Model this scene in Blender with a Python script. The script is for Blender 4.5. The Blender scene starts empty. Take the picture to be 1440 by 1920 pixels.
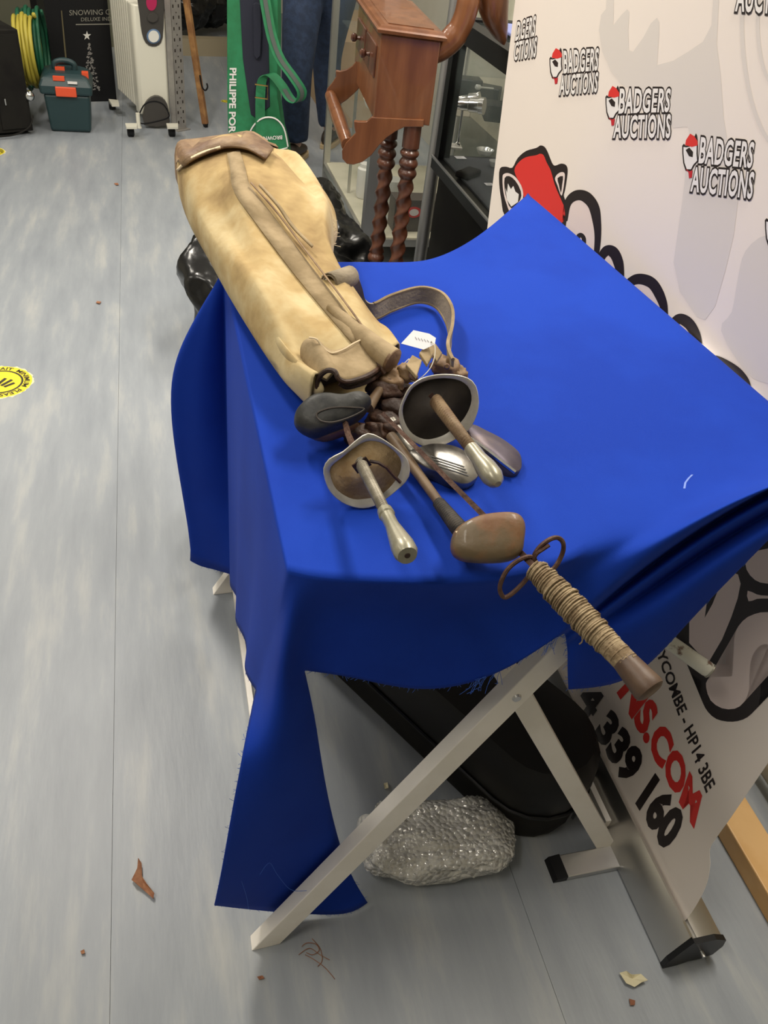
import bpy, bmesh, math, random
from mathutils import Vector as V, Matrix
random.seed(7)
SC = bpy.context.scene
COL = SC.collection
# ------------------------------------------------------------------ camera
F = 1505.0; CH = 1.5
_d = V((462-720, -(2750-960), -F)).normalized(); UPc = -_d
_f = V((0, 0, -1)); _f = (_f - UPc*_f.dot(UPc)).normalized(); _r = _f.cross(UPc)
R = Matrix((_r, _f, UPc))
CAMP = V((0, 0, CH))
cd = bpy.data.cameras.new('camera'); cam = bpy.data.objects.new('camera', cd); COL.objects.link(cam)
cd.sensor_fit = 'VERTICAL'; cd.sensor_height = 36; cd.lens = F/1920*36; cd.clip_start = 0.02
m4 = R.to_4x4(); m4.translation = CAMP; cam.matrix_world = m4
SC.camera = cam
def ray(px, py): return R @ V((px-720, -(py-960), -F))
def Z(px, py, z=0.0):                       # point seen at a pixel, at height z
    r = ray(px, py); return CAMP + r*((z-CH)/r.z)
def PL(px, py, p0, d):                      # ... on the vertical plane through p0 along d
    n = V((d[1], -d[0], 0)); r = ray(px, py); return CAMP + r*((V((p0[0], p0[1], 0))-V((0, 0, 0))).dot(n)/r.dot(n))
def YY(px, py, y): r = ray(px, py); return CAMP + r*(y/r.y)
D = V((-.3227, .9465, 0)); W = V((.9465, .3227, 0)); UP = V((0, 0, 1))
def SB(s, t, z=0): return W*s + D*t + UP*z   # room frame: s across, t along the wall
# ------------------------------------------------------------------ world, light, exposure
w = bpy.data.worlds.new('world'); SC.world = w; w.use_nodes = True
w.node_tree.nodes['Background'].inputs[0].default_value = (.95, .93, .9, 1)
w.node_tree.nodes['Background'].inputs[1].default_value = .25
SC.view_settings.view_transform = 'Standard'; SC.view_settings.look = 'None'
SC.view_settings.gamma = 1; SC.view_settings.use_curve_mapping = False
SC.view_settings.exposure = 0.0
LAMPS = [(1.15, 1.3, 44), (-.55, 2.6, 58), (1.1, 3.4, 30), (-1.4, 4.6, 27), (.4, 6.0, 16), (-2.6, 2.0, 20), (-.95, .35, 24)]
for i, (s, t, e) in enumerate(LAMPS):
    ld = bpy.data.lights.new('ceiling_lamp', 'AREA'); ld.shape = 'RECTANGLE'; ld.size = .28; ld.size_y = 1.15
    ld.energy = e; ld.color = (1, .93, .82)
    lo = bpy.data.objects.new('ceiling_lamp', ld); COL.objects.link(lo)
    p = SB(s, t, 2.74); lo.location = p; lo.rotation_euler = (0, 0, math.atan2(D.y, D.x)-math.pi/2)
# ------------------------------------------------------------------ materials
def mat(name, c, rough=.6, metal=0, c2=None, scale=8, stretch=(1, 1, 1), bump=0, detail=4, lo=.4, hi=.6, sheen=0,
        trans=0, alpha=1, coat=0, emit=0, rot=0, bscale=None, spec=.5, c3=None):
    m = bpy.data.materials.new(name); m.use_nodes = True; nt = m.node_tree; b = nt.nodes['Principled BSDF']
    b.inputs['Base Color'].default_value = (*c, 1); b.inputs['Roughness'].default_value = rough
    b.inputs['Metallic'].default_value = metal; b.inputs['Specular IOR Level'].default_value = spec
    if sheen: b.inputs['Sheen Weight'].default_value = sheen; b.inputs['Sheen Roughness'].default_value = .4
    if trans: b.inputs['Transmission Weight'].default_value = trans
    if alpha < 1: b.inputs['Alpha'].default_value = alpha
    if coat: b.inputs['Coat Weight'].default_value = coat
    if emit: b.inputs['Emission Color'].default_value = (*c, 1); b.inputs['Emission Strength'].default_value = emit
    if c2 or bump:
        tc = nt.nodes.new('ShaderNodeNewGeometry'); mp = nt.nodes.new('ShaderNodeMapping')
        mp.vector_type = 'TEXTURE'; mp.inputs['Rotation'].default_value = (0, 0, rot)
        mp.inputs['Scale'].default_value = tuple(1/x for x in stretch)
        nt.links.new(tc.outputs['Position'], mp.inputs[0])
    if c2:
        n = nt.nodes.new('ShaderNodeTexNoise'); n.inputs['Scale'].default_value = scale; n.inputs['Detail'].default_value = detail
        n.inputs['Roughness'].default_value = .6
        nt.links.new(mp.outputs[0], n.inputs['Vector'])
        r = nt.nodes.new('ShaderNodeValToRGB'); r.color_ramp.elements[0].position = lo; r.color_ramp.elements[1].position = hi
        r.color_ramp.elements[0].color = (*c, 1); r.color_ramp.elements[1].color = (*c2, 1)
        if c3: e = r.color_ramp.elements.new((lo+hi)/2+.02); e.color = (*c3, 1)
        nt.links.new(n.outputs['Fac'], r.inputs[0]); nt.links.new(r.outputs[0], b.inputs['Base Color'])
    if bump:
        n2 = nt.nodes.new('ShaderNodeTexNoise'); n2.inputs['Scale'].default_value = bscale or scale*3; n2.inputs['Detail'].default_value = 5
        nt.links.new(mp.outputs[0], n2.inputs['Vector'])
        bp = nt.nodes.new('ShaderNodeBump'); bp.inputs['Strength'].default_value = bump; bp.inputs['Distance'].default_value = .01
        nt.links.new(n2.outputs['Fac'], bp.inputs['Height']); nt.links.new(bp.outputs[0], b.inputs['Normal'])
    return m
DA = math.atan2(D.y, D.x)
M = dict(
    floor=mat('vinyl_floor', (.235, .258, .290), .42, c2=(.40, .41, .405), scale=8, stretch=(.3, 1.7, 1), rot=DA, detail=9, lo=.28, hi=.74, bump=.04, bscale=60, c3=(.29, .315, .345)),
    seam=mat('floor_seam', (.17, .18, .19), .6),
    wall=mat('painted_wall', (.55, .52, .43), .7, c2=(.6, .57, .48), scale=2),
    ceil=mat('ceiling', (.75, .74, .7), .8),
    blue=mat('blue_cloth', (.0075, .036, .31), .75, c2=(.009, .044, .36), scale=3, bump=.12, bscale=900, sheen=.02, spec=.08),
    white=mat('white_paint', (.88, .84, .78), .45, c2=(.82, .78, .71), scale=9),
    bwhite=mat('banner_film', (.80, .725, .665), .33, spec=.5),
    wmark=mat('print_watermark', (.60, .55, .50), .36), wmark2=mat('print_watermark_pale', (.67, .62, .58), .36),
    pblack=mat('print_black', (.018, .012, .012), .4), pred=mat('print_red', (.66, .035, .03), .4),
    pwhite=mat('print_white', (.78, .75, .73), .4), ppink=mat('print_letter_fill', (.77, .65, .62), .38), pgrey=mat('print_grey', (.3, .27, .27), .4),
    pdred=mat('print_dark_red', (.5, .02, .03), .4),
    alu=mat('aluminium', (.62, .61, .59), .32, 1, bump=.02, bscale=80, stretch=(1, 1, 1)),
    alud=mat('aluminium_dull', (.42, .42, .42), .45, .9),
    black=mat('black_plastic', (.008, .008, .009), .4, spec=.3), blackm=mat('black_matte', (.007, .006, .006), .7, c2=(.013, .012, .010), scale=6, spec=.2),
    canvas=mat('canvas', (.22, .14, .055), .88, c2=(.52, .42, .235), scale=8, lo=.30, hi=.66, bump=.35, bscale=18, c3=(.40, .285, .125)),
    canvasb=mat('canvas_band', (.25, .18, .09), .85, c2=(.40, .30, .17), scale=14, bump=.2, bscale=60),
    strapc=mat('webbing', (.27, .22, .15), .8, c2=(.35, .29, .20), scale=30, bump=.2, bscale=200),
    leather=mat('worn_leather', (.13, .06, .025), .6, c2=(.34, .22, .11), scale=18, lo=.35, hi=.65, bump=.3, bscale=60),
    leatherd=mat('dark_leather', (.05, .02, .01), .6, c2=(.13, .05, .02), scale=20, bump=.4, bscale=70),
    thread=mat('pale_thread', (.62, .5, .33), .8), inside=mat('hollow_shade', (.02, .012, .008), .9),
    steel=mat('old_steel', (.42, .39, .33), .38, .85, c2=(.60, .58, .52), scale=25, bump=.1),
    chrome=mat('chrome', (.50, .48, .44), .36, .9, c2=(.28, .25, .22), scale=16, bump=.1),
    rim=mat('guard_rim', (.62, .6, .55), .35, .5, c2=(.5, .48, .43), scale=30),
    nickel=mat('nickel_pommel', (.36, .34, .25), .36, .45, c2=(.46, .43, .33), scale=40, coat=.25),
    wire=mat('wire_grip', (.28, .25, .19), .5, .5, c2=(.42, .38, .3), scale=50),
    gripl=mat('leather_grip', (.22, .13, .06), .6, c2=(.34, .23, .12), scale=40, bump=.2),
    pad=mat('felt_pad', (.42, .27, .12), .9, c2=(.56, .40, .22), scale=30, bump=.3), padd=mat('dark_pad', (.045, .035, .028), .7, c2=(.09, .07, .055), scale=14, bump=.2),
    rust=mat('rusty_iron', (.10, .045, .03), .6, .4, c2=(.20, .11, .075), scale=40, bump=.3),
    twine=mat('twine', (.22, .15, .08), .85, c2=(.42, .32, .19), scale=60, bump=.3),
    woodp=mat('pommel_wood', (.10, .05, .028), .5, c2=(.17, .10, .06), scale=18, bump=.1),
    persim=mat('persimmon', (.15, .055, .02), .5, c2=(.13, .09, .045), scale=16, lo=.36, hi=.62, coat=.1, bump=.15, c3=(.19, .095, .04)),
    bwood=mat('black_wood_club', (.010, .011, .012), .5, c2=(.04, .04, .038), scale=22, bump=.3, bscale=30, spec=.35),
    dgrip=mat('dark_wrap', (.02, .016, .013), .7, c2=(.05, .04, .03), scale=60), shaft=mat('hickory_shaft', (.17, .10, .05), .55, c2=(.26, .17, .09), scale=20),
    purple=mat('tarnished_iron', (.20, .17, .21), .5, .7, c2=(.36, .28, .24), scale=14),
    chip=mat('chipped_white_paint', (.60, .59, .52), .5, c2=(.17, .10, .07), scale=40, lo=.58, hi=.66, stretch=(1, 1, 1)),
    tag=mat('paper_tag', (.85, .86, .9), .6), string=mat('string', (.7, .66, .55), .8),
    mahog=mat('mahogany', (.13, .045, .017), .32, c2=(.22, .085, .033), scale=5, stretch=(5, 5, .6), detail=6, coat=.35, lo=.35, hi=.7),
    mahogd=mat('dark_mahogany', (.07, .022, .011), .35, c2=(.13, .045, .022), scale=9, coat=.3), brass=mat('brass', (.7, .45, .15), .3, 1),
    green=mat('green_canvas', (.015, .16, .06), .7, c2=(.02, .21, .085), scale=10, bump=.1), navy=mat('navy_canvas', (.012, .014, .03), .75),
    denim=mat('denim', (.014, .026, .06), .85, c2=(.022, .04, .09), scale=30, bump=.3), shoe=mat('shoe_leather', (.03, .02, .014), .5), sole=mat('tan_sole', (.5, .38, .22), .7),
    skin=mat('skin', (.55, .33, .24), .5), hair=mat('hair', (.05, .03, .02), .7), shirt=mat('jumper', (.03, .035, .05), .85),
    rad=mat('radiator_enamel', (.70, .68, .58), .35), radd=mat('radiator_panel', (.05, .045, .04), .4), magenta=mat('magenta_switch', (.42, .02, .09), .3),
    dialb=mat('dial_blue', (.12, .2, .34), .4), galv=mat('shelf_steel', (.36, .34, .32), .5, .5, c2=(.42, .40, .37), scale=20),
    pine=mat('pine', (.62, .36, .13), .45, c2=(.70, .44, .19), scale=6, stretch=(1, 1, 1)), oak=mat('oak_stick', (.28, .13, .05), .5, c2=(.5, .27, .1), scale=9),
    teal=mat('toolbox_teal', (.014, .04, .045), .45), orange=mat('orange_latch', (.75, .09, .03), .4),
    bag=mat('bin_bag', (.008, .008, .008), .22, bump=.35, bscale=9), hosey=mat('yellow_hose', (.45, .38, .05), .5), hoseg=mat('green_hose', (.01, .10, .05), .5),
    glass=mat('glass', (.25, .3, .28), .04, alpha=.10), crystal=mat('crystal', (.75, .78, .75), .08, .3, alpha=.6),
    cream=mat('cream_panel', (.66, .60, .46), .55, c2=(.72, .66, .53), scale=3), bubble=mat('bubble_wrap', (.74, .73, .69), .13, .2, bump=.7, bscale=70, c2=(.95, .94, .90), scale=30, coat=1, alpha=.7, lo=.42, hi=.58),
    bone=mat('bubble_core', (.8, .78, .7), .6), leaf=mat('dry_leaf', (.25, .1, .05), .8, c2=(.34, .16, .08), scale=60),
    crumb=mat('cream_paper_scrap', (.68, .62, .42), .7), yellow=mat('yellow_print', (.72, .60, .03), .5), dkprint=mat('brown_print', (.03, .025, .015), .5),
    goldw=mat('sticker_edge', (.75, .68, .42), .6), blued=mat('pale_blue_cloth', (.22, .25, .5), .8), felt=mat('display_felt', (.05, .055, .065), .85),
    wblock=mat('white_plastic', (.72, .71, .66), .5), silver=mat('bright_silver', (.7, .7, .68), .18, 1), card=mat('cardboard', (.4, .28, .16), .8),
    gold=mat('dark_print_grey', (.25, .24, .2), .5),
)
DIM = dict(steel=.7, chrome=.62, nickel=.72, purple=.55, gripl=.62, shaft=.6, wire=.72, twine=.75, woodp=.55, leather=.8, leatherd=.5, strapc=.8, canvasb=.85, rust=.6, padd=.6, persim=.85)
for k_, f_ in DIM.items():
    for nd in M[k_].node_tree.nodes:
        if nd.type == 'VALTORGB':
            for e_ in nd.color_ramp.elements: c_ = e_.color; e_.color = (c_[0]*f_, c_[1]*f_, c_[2]*f_, 1)
nt = M['bubble'].node_tree; vo = nt.nodes.new('ShaderNodeTexVoronoi'); vo.inputs['Scale'].default_value = 105
ge = nt.nodes.new('ShaderNodeNewGeometry'); nt.links.new(ge.outputs['Position'], vo.inputs['Vector'])
bp2 = nt.nodes.new('ShaderNodeBump'); bp2.invert = True; bp2.inputs['Strength'].default_value = .9; bp2.inputs['Distance'].default_value = .006
nt.links.new(vo.outputs['Distance'], bp2.inputs['Height']); nt.links.new(bp2.outputs[0], nt.nodes['Principled BSDF'].inputs['Normal']); nt.links.new(bp2.outputs[0], nt.nodes['Principled BSDF'].inputs['Coat Normal'])
nt.nodes['Principled BSDF'].inputs['Coat Roughness'].default_value = .08
# ------------------------------------------------------------------ object helpers
def wloc(o):
    p = V((0, 0, 0))
    while o: p += o.location; o = o.parent
    return p
def root(name, loc, label, cat, group=None):
    o = bpy.data.objects.new(name, None); COL.objects.link(o); o.location = loc; o.empty_display_size = .05
    o['label'] = label; o['category'] = cat
    if group: o['group'] = group
    return o
def tag(o, label, cat, group=None):
    o['label'] = label; o['category'] = cat
    if group: o['group'] = group
    return o
def obj(name, bm, m, parent=None, smooth=True, label=None, kind=None, sub=0, solid=0, bevel=0, auto=True, soff=0):
    """link a bmesh (world coordinates) as one object"""
    bmesh.ops.recalc_face_normals(bm, faces=bm.faces[:])
    me = bpy.data.meshes.new(name)
    if parent is None:
        xs = [v.co for v in bm.verts]
        o0 = V(((min(c.x for c in xs)+max(c.x for c in xs))/2, (min(c.y for c in xs)+max(c.y for c in xs))/2, min(c.z for c in xs)))
        base = o0; loc = o0
    else: base = wloc(parent); loc = V((0, 0, 0))
    for v in bm.verts: v.co -= base
    bm.to_mesh(me); bm.free(); me.materials.append(m if not isinstance(m, str) else M[m])
    o = bpy.data.objects.new(name, me); COL.objects.link(o); o.parent = parent; o.location = loc
    if smooth:
        for p in me.polygons: p.use_smooth = True
        if auto and not sub:
            for e in []: pass
            try: me.set_sharp_from_angle(angle=math.radians(38))
            except Exception: pass
    if bevel:
        md = o.modifiers.new('bevel', 'BEVEL'); md.width = bevel; md.segments = 2; md.limit_method = 'ANGLE'
    if sub: md = o.modifiers.new('sub', 'SUBSURF'); md.levels = sub; md.render_levels = sub
    if solid: md = o.modifiers.new('solid', 'SOLIDIFY'); md.thickness = solid; md.offset = soff
    if label: o['label'] = label
    if kind: o['kind'] = kind
    return o
def BM(): return bmesh.new()
def quadm(bm, pts):
    vs = [bm.verts.new(p) for p in pts]; bm.faces.new(vs)
def hexa(bm, b, t):
    """b, t: four bottom / top corners in order"""
    vb = [bm.verts.new(p) for p in b]; vt = [bm.verts.new(p) for p in t]; n = len(b)
    bm.faces.new(vb[::-1]); bm.faces.new(vt)
    for i in range(n): bm.faces.new((vb[i], vb[(i+1) % n], vt[(i+1) % n], vt[i]))
def box(bm, o, x, y, z):
    """corner o and three edge vectors"""
    o = V(o); hexa(bm, [o, o+x, o+x+y, o+y], [o+z, o+x+z, o+x+y+z, o+y+z])
def bar(bm, a, b, wd, th, side=None):
    a = V(a); b = V(b); d = (b-a).normalized(); s = V(side) if side else (UP if abs(d.z) < .99 else D)
    x = d.cross(s).normalized(); y = x.cross(d).normalized()
    c = [x*(wd/2)+y*(th/2), -x*(wd/2)+y*(th/2), -x*(wd/2)-y*(th/2), x*(wd/2)-y*(th/2)]
    hexa(bm, [a+k for k in c], [b+k for k in c])
def frames(pts):
    T = []
    n = len(pts)
    for i in range(n): T.append((pts[min(i+1, n-1)]-pts[max(i-1, 0)]).normalized())
    a = UP if abs(T[0].z) < .9 else V((1, 0, 0))
    x = (a-T[0]*a.dot(T[0])).normalized(); out = []
    for t in T:
        x = (x-t*x.dot(t)).normalized(); out.append((x, t.cross(x)))
    return out
def tube(bm, pts, rad, seg=10, closed=False, flat=1.0):
    pts = [V(p) for p in pts]; n = len(pts)
    if not hasattr(rad, '__len__'): rad = [rad]*n
    fr = frames(pts); rings = []
    for p, r, (x, y) in zip(pts, rad, fr):
        rings.append([bm.verts.new(p+x*(r*flat*math.cos(2*math.pi*k/seg))+y*(r*math.sin(2*math.pi*k/seg))) for k in range(seg)])
    m = n if closed else n-1
    for i in range(m):
        A, B = rings[i], rings[(i+1) % n]
        for k in range(seg): bm.faces.new((A[k], A[(k+1) % seg], B[(k+1) % seg], B[k]))
    if not closed: bm.faces.new(rings[0][::-1]); bm.faces.new(rings[-1])
def lathe(bm, a, b, prof, seg=24, sx=1, sy=1, side=None, cap=True):
    """prof: (t along a->b in 0..1, radius)"""
    a = V(a); b = V(b); d = (b-a).normalized(); s = V(side) if side else (UP if abs(d.z) < .9 else V((1, 0, 0)))
    x = (s-d*s.dot(d)).normalized(); y = d.cross(x); rings = []
    for t, r in prof:
        c = a+(b-a)*t
        rings.append([bm.verts.new(c+x*(r*sx*math.cos(2*math.pi*k/seg))+y*(r*sy*math.sin(2*math.pi*k/seg))) for k in range(seg)])
    for A, B in zip(rings, rings[1:]):
        for k in range(seg): bm.faces.new((A[k], A[(k+1) % seg], B[(k+1) % seg], B[k]))
    if cap: bm.faces.new(rings[0][::-1]); bm.faces.new(rings[-1])
def smoothp(pts, n=8, closed=False):
    out = []; N = len(pts); m = N if closed else N-1
    g = (lambda i: pts[i % N]) if closed else (lambda i: pts[max(0, min(N-1, i))])
    for i in range(m):
        p0, p1, p2, p3 = V(g(i-1)), V(g(i)), V(g(i+1)), V(g(i+2))
        for k in range(n):
            t = k/n
            out.append(.5*((2*p1)+(p2-p0)*t+(2*p0-5*p1+4*p2-p3)*t*t+(3*p1-p0-3*p2+p3)*t**3))
    if not closed: out.append(V(pts[-1]))
    return out
def ribbon(bm, pts, wv, th=0):
    """strip: centre points and per-point width vectors (full width); optional thickness"""
    n = len(pts); rows = []
    for i, (p, q) in enumerate(zip(pts, wv)):
        t = (pts[min(i+1, n-1)]-pts[max(i-1, 0)]).normalized(); nn = t.cross(q).normalized()*th/2
        rows.append([bm.verts.new(p-q/2+nn), bm.verts.new(p+q/2+nn), bm.verts.new(p+q/2-nn), bm.verts.new(p-q/2-nn)])
    for A, B in zip(rows, rows[1:]):
        for k in range(4): bm.faces.new((A[k], A[(k+1) % 4], B[(k+1) % 4], B[k]))
    bm.faces.new(rows[0][::-1]); bm.faces.new(rows[-1])
def prism(bm, poly, n):
    poly = [V(p) for p in poly]; hexa(bm, poly, [p+n for p in poly])
def loft(bm, rings, cap=True, close=True):
    vs = [[bm.verts.new(p) for p in r] for r in rings]; k_ = len(rings[0])
    for A, B in zip(vs, vs[1:]):
        for k in range(k_ if close else k_-1): bm.faces.new((A[k], A[(k+1) % k_], B[(k+1) % k_], B[k]))
    if cap: bm.faces.new(vs[0][::-1]); bm.faces.new(vs[-1])
    return vs
def dup(src, loc, label=None, group=None, rotz=0, scale=None):
    r = src.copy(); COL.objects.link(r); r.location = loc; r.rotation_euler = (src.rotation_euler[0], src.rotation_euler[1], src.rotation_euler[2]+rotz)
    if scale: r.scale = scale
    if label: r['label'] = label
    if group: r['group'] = group
    for ch in list(src.children):
        c = ch.copy(); COL.objects.link(c); c.parent = r
        for g in ch.children: d = g.copy(); COL.objects.link(d); d.parent = c
    return r
# ------------------------------------------------------------------ room
T0, T1, S0, S1, HC = -2.5, 9.6, -3.6, 1.75, 2.8
fl = BM(); box(fl, SB(S0, T0, -.05), W*(S1-S0), D*(T1-T0), UP*.0475)
flo = obj('floor', fl, 'seam', kind='structure', smooth=False)
seams = [S0, -2.165, -.163, .577, S1]
for a, b in zip(seams, seams[1:]):
    bm = BM(); g = .0004; box(bm, SB(a+g, T0, -.0025), W*(b-a-2*g), D*(T1-T0), UP*.0025)
    obj('vinyl_sheet', bm, 'floor', flo, smooth=False)
def struct(name, bm, m): return obj(name, bm, m, kind='structure', smooth=False)
bm = BM(); box(bm, SB(S1, T0, 0), W*.1, D*(T1-T0), UP*HC); struct('wall_right', bm, 'wall')
bm = BM(); box(bm, SB(S0-.1, T0, 0), W*.1, D*(T1-T0), UP*HC); struct('wall_left', bm, 'wall')
bm = BM(); box(bm, SB(S0, T1, 0), W*(S1-S0), D*.1, UP*HC); struct('wall_back', bm, 'wall')
bm = BM(); box(bm, SB(S0, T0-.1, 0), W*(S1-S0), D*.1, UP*HC); struct('wall_front', bm, 'wall')
bm = BM(); box(bm, SB(S0, T0, HC), W*(S1-S0), D*(T1-T0), UP*.1); struct('ceiling', bm, 'ceil')
# ------------------------------------------------------------------ table with crossed legs
ZT = .866
NL = Z(540, 1070, .87); NLf = V((NL.x, NL.y, 0)); FL = Z(420, 500, .87)
tb = root('folding_table', NLf+W*.38+D*.4, 'white crossed-leg folding table hidden under the blue cloth', 'table')
bm = BM(); pp = [NLf+W*.004+D*.004+UP*(ZT-.02)]+[Z(*p, ZT-.02) for p in [(1000, 1088), (1170, 985), (1400, 860), (1560, 835), (1100, 520), (428, 520)]]
prism(bm, pp, UP*.02); obj('tabletop', bm, 'white', tb)
footA = Z(505, 1758, .02); midA = PL(962, 1370, NLf+D*.02+W*0, (W.x, W.y)) 
footA = V((-.10, .59, .0)); topA = V((.357, .821, .805))
footB = V((.55, .83, .0)); XO = D*.036
cr = footA+(topA-footA)*.71
dirB = (cr+XO*.5-footB); topB = footB+dirB*((ZT-.021)/dirB.z)
def leg(a, b, wd=.042, th=.026, par=tb):
    d = (b-a).normalized(); x = (W-d*W.dot(d)); n = D.copy(); s = n.cross(d).normalized()
    bm = BM()
    # cut level with the floor and the top
    def ring(p): 
        out = []
        for u, v in ((-1, -1), (1, -1), (1, 1), (-1, 1)):
            q = p+s*(u*wd/2)+n*(v*th/2); k = (p.z-q.z)/d.z; out.append(q+d*k)
        return out
    hexa(bm, ring(a), ring(b)); return obj('leg', bm, 'white', par, smooth=False, bevel=.0015)
leg(footA, topA); leg(footB+XO, topB+XO, .037)
farD = D*.86
leg(footA+farD, topA+farD); leg(footB+farD-XO, topB+farD-XO)
bm = BM(); lathe(bm, cr-D*.016, cr-D*.012, [(0, .006), (1, .008)], 16); obj('rivet', bm, 'alu', tb, label='small steel rivet where the near legs cross')
bm = BM(); a = footA+D*.02+UP*.012+W*.03; bar(bm, a, a+D*.85, .012, .022); obj('foot_rail', bm, 'white', tb, smooth=False)
bm = BM(); a = footB+D*.055+UP*.03+W*.0; bar(bm, a, a+D*.10, .012, .05); obj('foot_rail', bm, 'white', tb, smooth=False)
for k, p in enumerate((topA, topB)):
    bm = BM(); q = V((p.x, p.y, ZT-.036)); bar(bm, q+D*.14, q+D*.80, .02, .03); obj('top_rail', bm, 'white', tb, smooth=False)
# ------------------------------------------------------------------ blue cloth (control cage, then subdivided)
ZC = .876
def N_(px, py, off=0.0):                      # on the near hanging plane, off = metres towards the viewer
    p = PL(px, py, NLf-D*off, (W.x, W.y))
    if p.z < .008: p = Z(px, py, .008)
    return p
def L_(px, py, off=0.0): return PL(px, py, NLf-W*off, (D.x, D.y))
FLf = V((FL.x, FL.y, 0))
def G_(px, py, off=0.0): return PL(px, py, FLf-D*off, (W.x, W.y))
bm = BM(); cache = {}; cl_ = bm.edges.layers.float.new('crease_edge'); vc_ = bm.verts.layers.float.new('crease_vert')
def vv(p):
    k = (round(p.x, 4), round(p.y, 4), round(p.z, 4))
    if k not in cache: cache[k] = bm.verts.new(p)
    return cache[k]
def face(*ps):
    vs = []
    for p in ps:
        v = vv(p)
        if v not in vs: vs.append(v)
    if len(vs) > 2:
        try: bm.faces.new(vs)
        except ValueError: pass
def gridf(rows):
    for A, B in zip(rows, rows[1:]):
        for k in range(len(A)-1): face(A[k], A[k+1], B[k+1], B[k])
nearT = [Z(*p, ZC) for p in [(540, 1070), (570, 1077), (605, 1083), (650, 1087), (760, 1092), (900, 1090), (1010, 1072), (1110, 1035), (1210, 985), (1325, 935), (1445, 885), (1570, 862)]]
farT = [Z(*p, z) for p, z in [((420, 500), ZC), ((452, 497), ZC), ((490, 494), ZC), ((540, 492), ZC), ((620, 490), ZC), ((690, 490), ZC), ((750, 491), ZC), ((800, 489), .874), ((850, 470), .878), ((900, 440), .885), ((945, 402), .893), ((990, 362), .90)]]
NR_ = 8
top = []
for r in range(NR_+1):
    t = r/NR_; row = []
    for c in range(12):
        p = nearT[c].lerp(farT[c], t)
        if 0 < r < NR_ and 0 < c < 11: p.z += .0012*math.sin(3.1*c+1.7*r)
        if r == NR_-1 and 8 <= c <= 10: p.z -= .012
        row.append(p)
    top.append(row)
top[0][0] = nearT[0]
gridf(top)
# back hanging strip and right hanging strip
back = [[p.copy() for p in top[-1]], [p+D*.012-UP*.06 for p in top[-1]], [p+D*.02-UP*.14 for p in top[-1]]]
gridf(back)
rt = [[top[r][11] for r in range(NR_+1)]]
rt.append([p+W*.006-UP*.03 for p in rt[0]]); rt.append([p+W*.004-UP*.075+UP*.006*math.sin(3*i) for i, p in enumerate(rt[0])])
rt[1][-1] = back[1][-1]; rt[2][-1] = back[2][-1]
gridf(rt)
# left face: five rows down, columns follow the table's left edge (NR_+1 samples)
LN = [nearT[0], L_(529, 1120, .004), L_(517, 1170, .006), L_(499, 1235, .012), L_(480, 1293, .02)]
LFr = [farT[0], L_(424, 640, .0), L_(428, 800, .0), L_(433, 950, .0), L_(437, 1078, .0)]
left = []
for k in range(5):
    row = []
    for r in range(NR_+1):
        t = r/NR_; p = LN[k].lerp(LFr[k], t)
        if 0 < r < NR_ and k: p = p - W*(.010*k/4*math.sin(5.0*t*math.pi)+.006)
        row.append(p)
    left.append(row)
left[0] = [top[r][0] for r in range(NR_+1)]
gridf(left)
# far left wing
w0 = [left[k][NR_] for k in range(5)]
w1 = [farT[0], G_(397, 610, .03), G_(376, 730, .045), G_(378, 890, .04), G_(398, 1066, .035)]
w2 = [farT[0], G_(352, 600, .0), G_(290, 700, .0), G_(316, 870, .0), G_(357, 1051, .01)]
wm = [farT[0], G_(380, 604, .02), G_(337, 722, .012), G_(350, 880, .008), G_(376, 1062, .02)]
wb = [farT[0], G_(400, 590, -.05), G_(370, 690, -.08), G_(375, 840, -.08), G_(400, 1040, -.08)]
gridf([[w0[k], w1[k], wm[k], w2[k], wb[k]] for k in range(5)])
# near side: tail and front flap
c0 = LN + [N_(461, 1385, .03), N_(440, 1490, .05), N_(415, 1640, .06), N_(402, 1697, .04)]
c1 = [nearT[1], N_(548, 1130, .012), N_(535, 1180, .018), N_(522, 1245, .02), N_(512, 1300, .025), N_(502, 1400, .045), N_(500, 1500, .06), N_(478, 1620, .03), N_(478, 1706, .0)]
c2 = [nearT[2], N_(575, 1130, .004), N_(560, 1180, .006), N_(548, 1225, .008), N_(545, 1285, .01), N_(552, 1380, .03), N_(568, 1480, .025), N_(572, 1620, -.012), N_(566, 1713, -.02)]
c3 = [nearT[3], N_(612, 1130, -.004), N_(590, 1170, -.008), N_(572, 1212, -.01), N_(570, 1256, -.012), N_(588, 1350, -.01), N_(602, 1470, -.006), N_(640, 1620, -.004), N_(655, 1717, -.0)]
c35 = [None, None, None, None, c3[4], N_(592, 1352, -.02), N_(607, 1470, -.02), N_(645, 1625, -.012), N_(689, 1692, -.008)]
rows = [[c0[k], c1[k], c2[k], c3[k]]+([c35[k]] if k > 4 else []) for k in range(9)]
for k in range(4): gridf([rows[k], rows[k+1]])
for k in range(4, 8):
    A = rows[k]+([c3[4]] if k == 4 else []); gridf([A, rows[k+1]])
def colmn(top_, *pts): return [top_]+[N_(*p) for p in pts]
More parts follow.
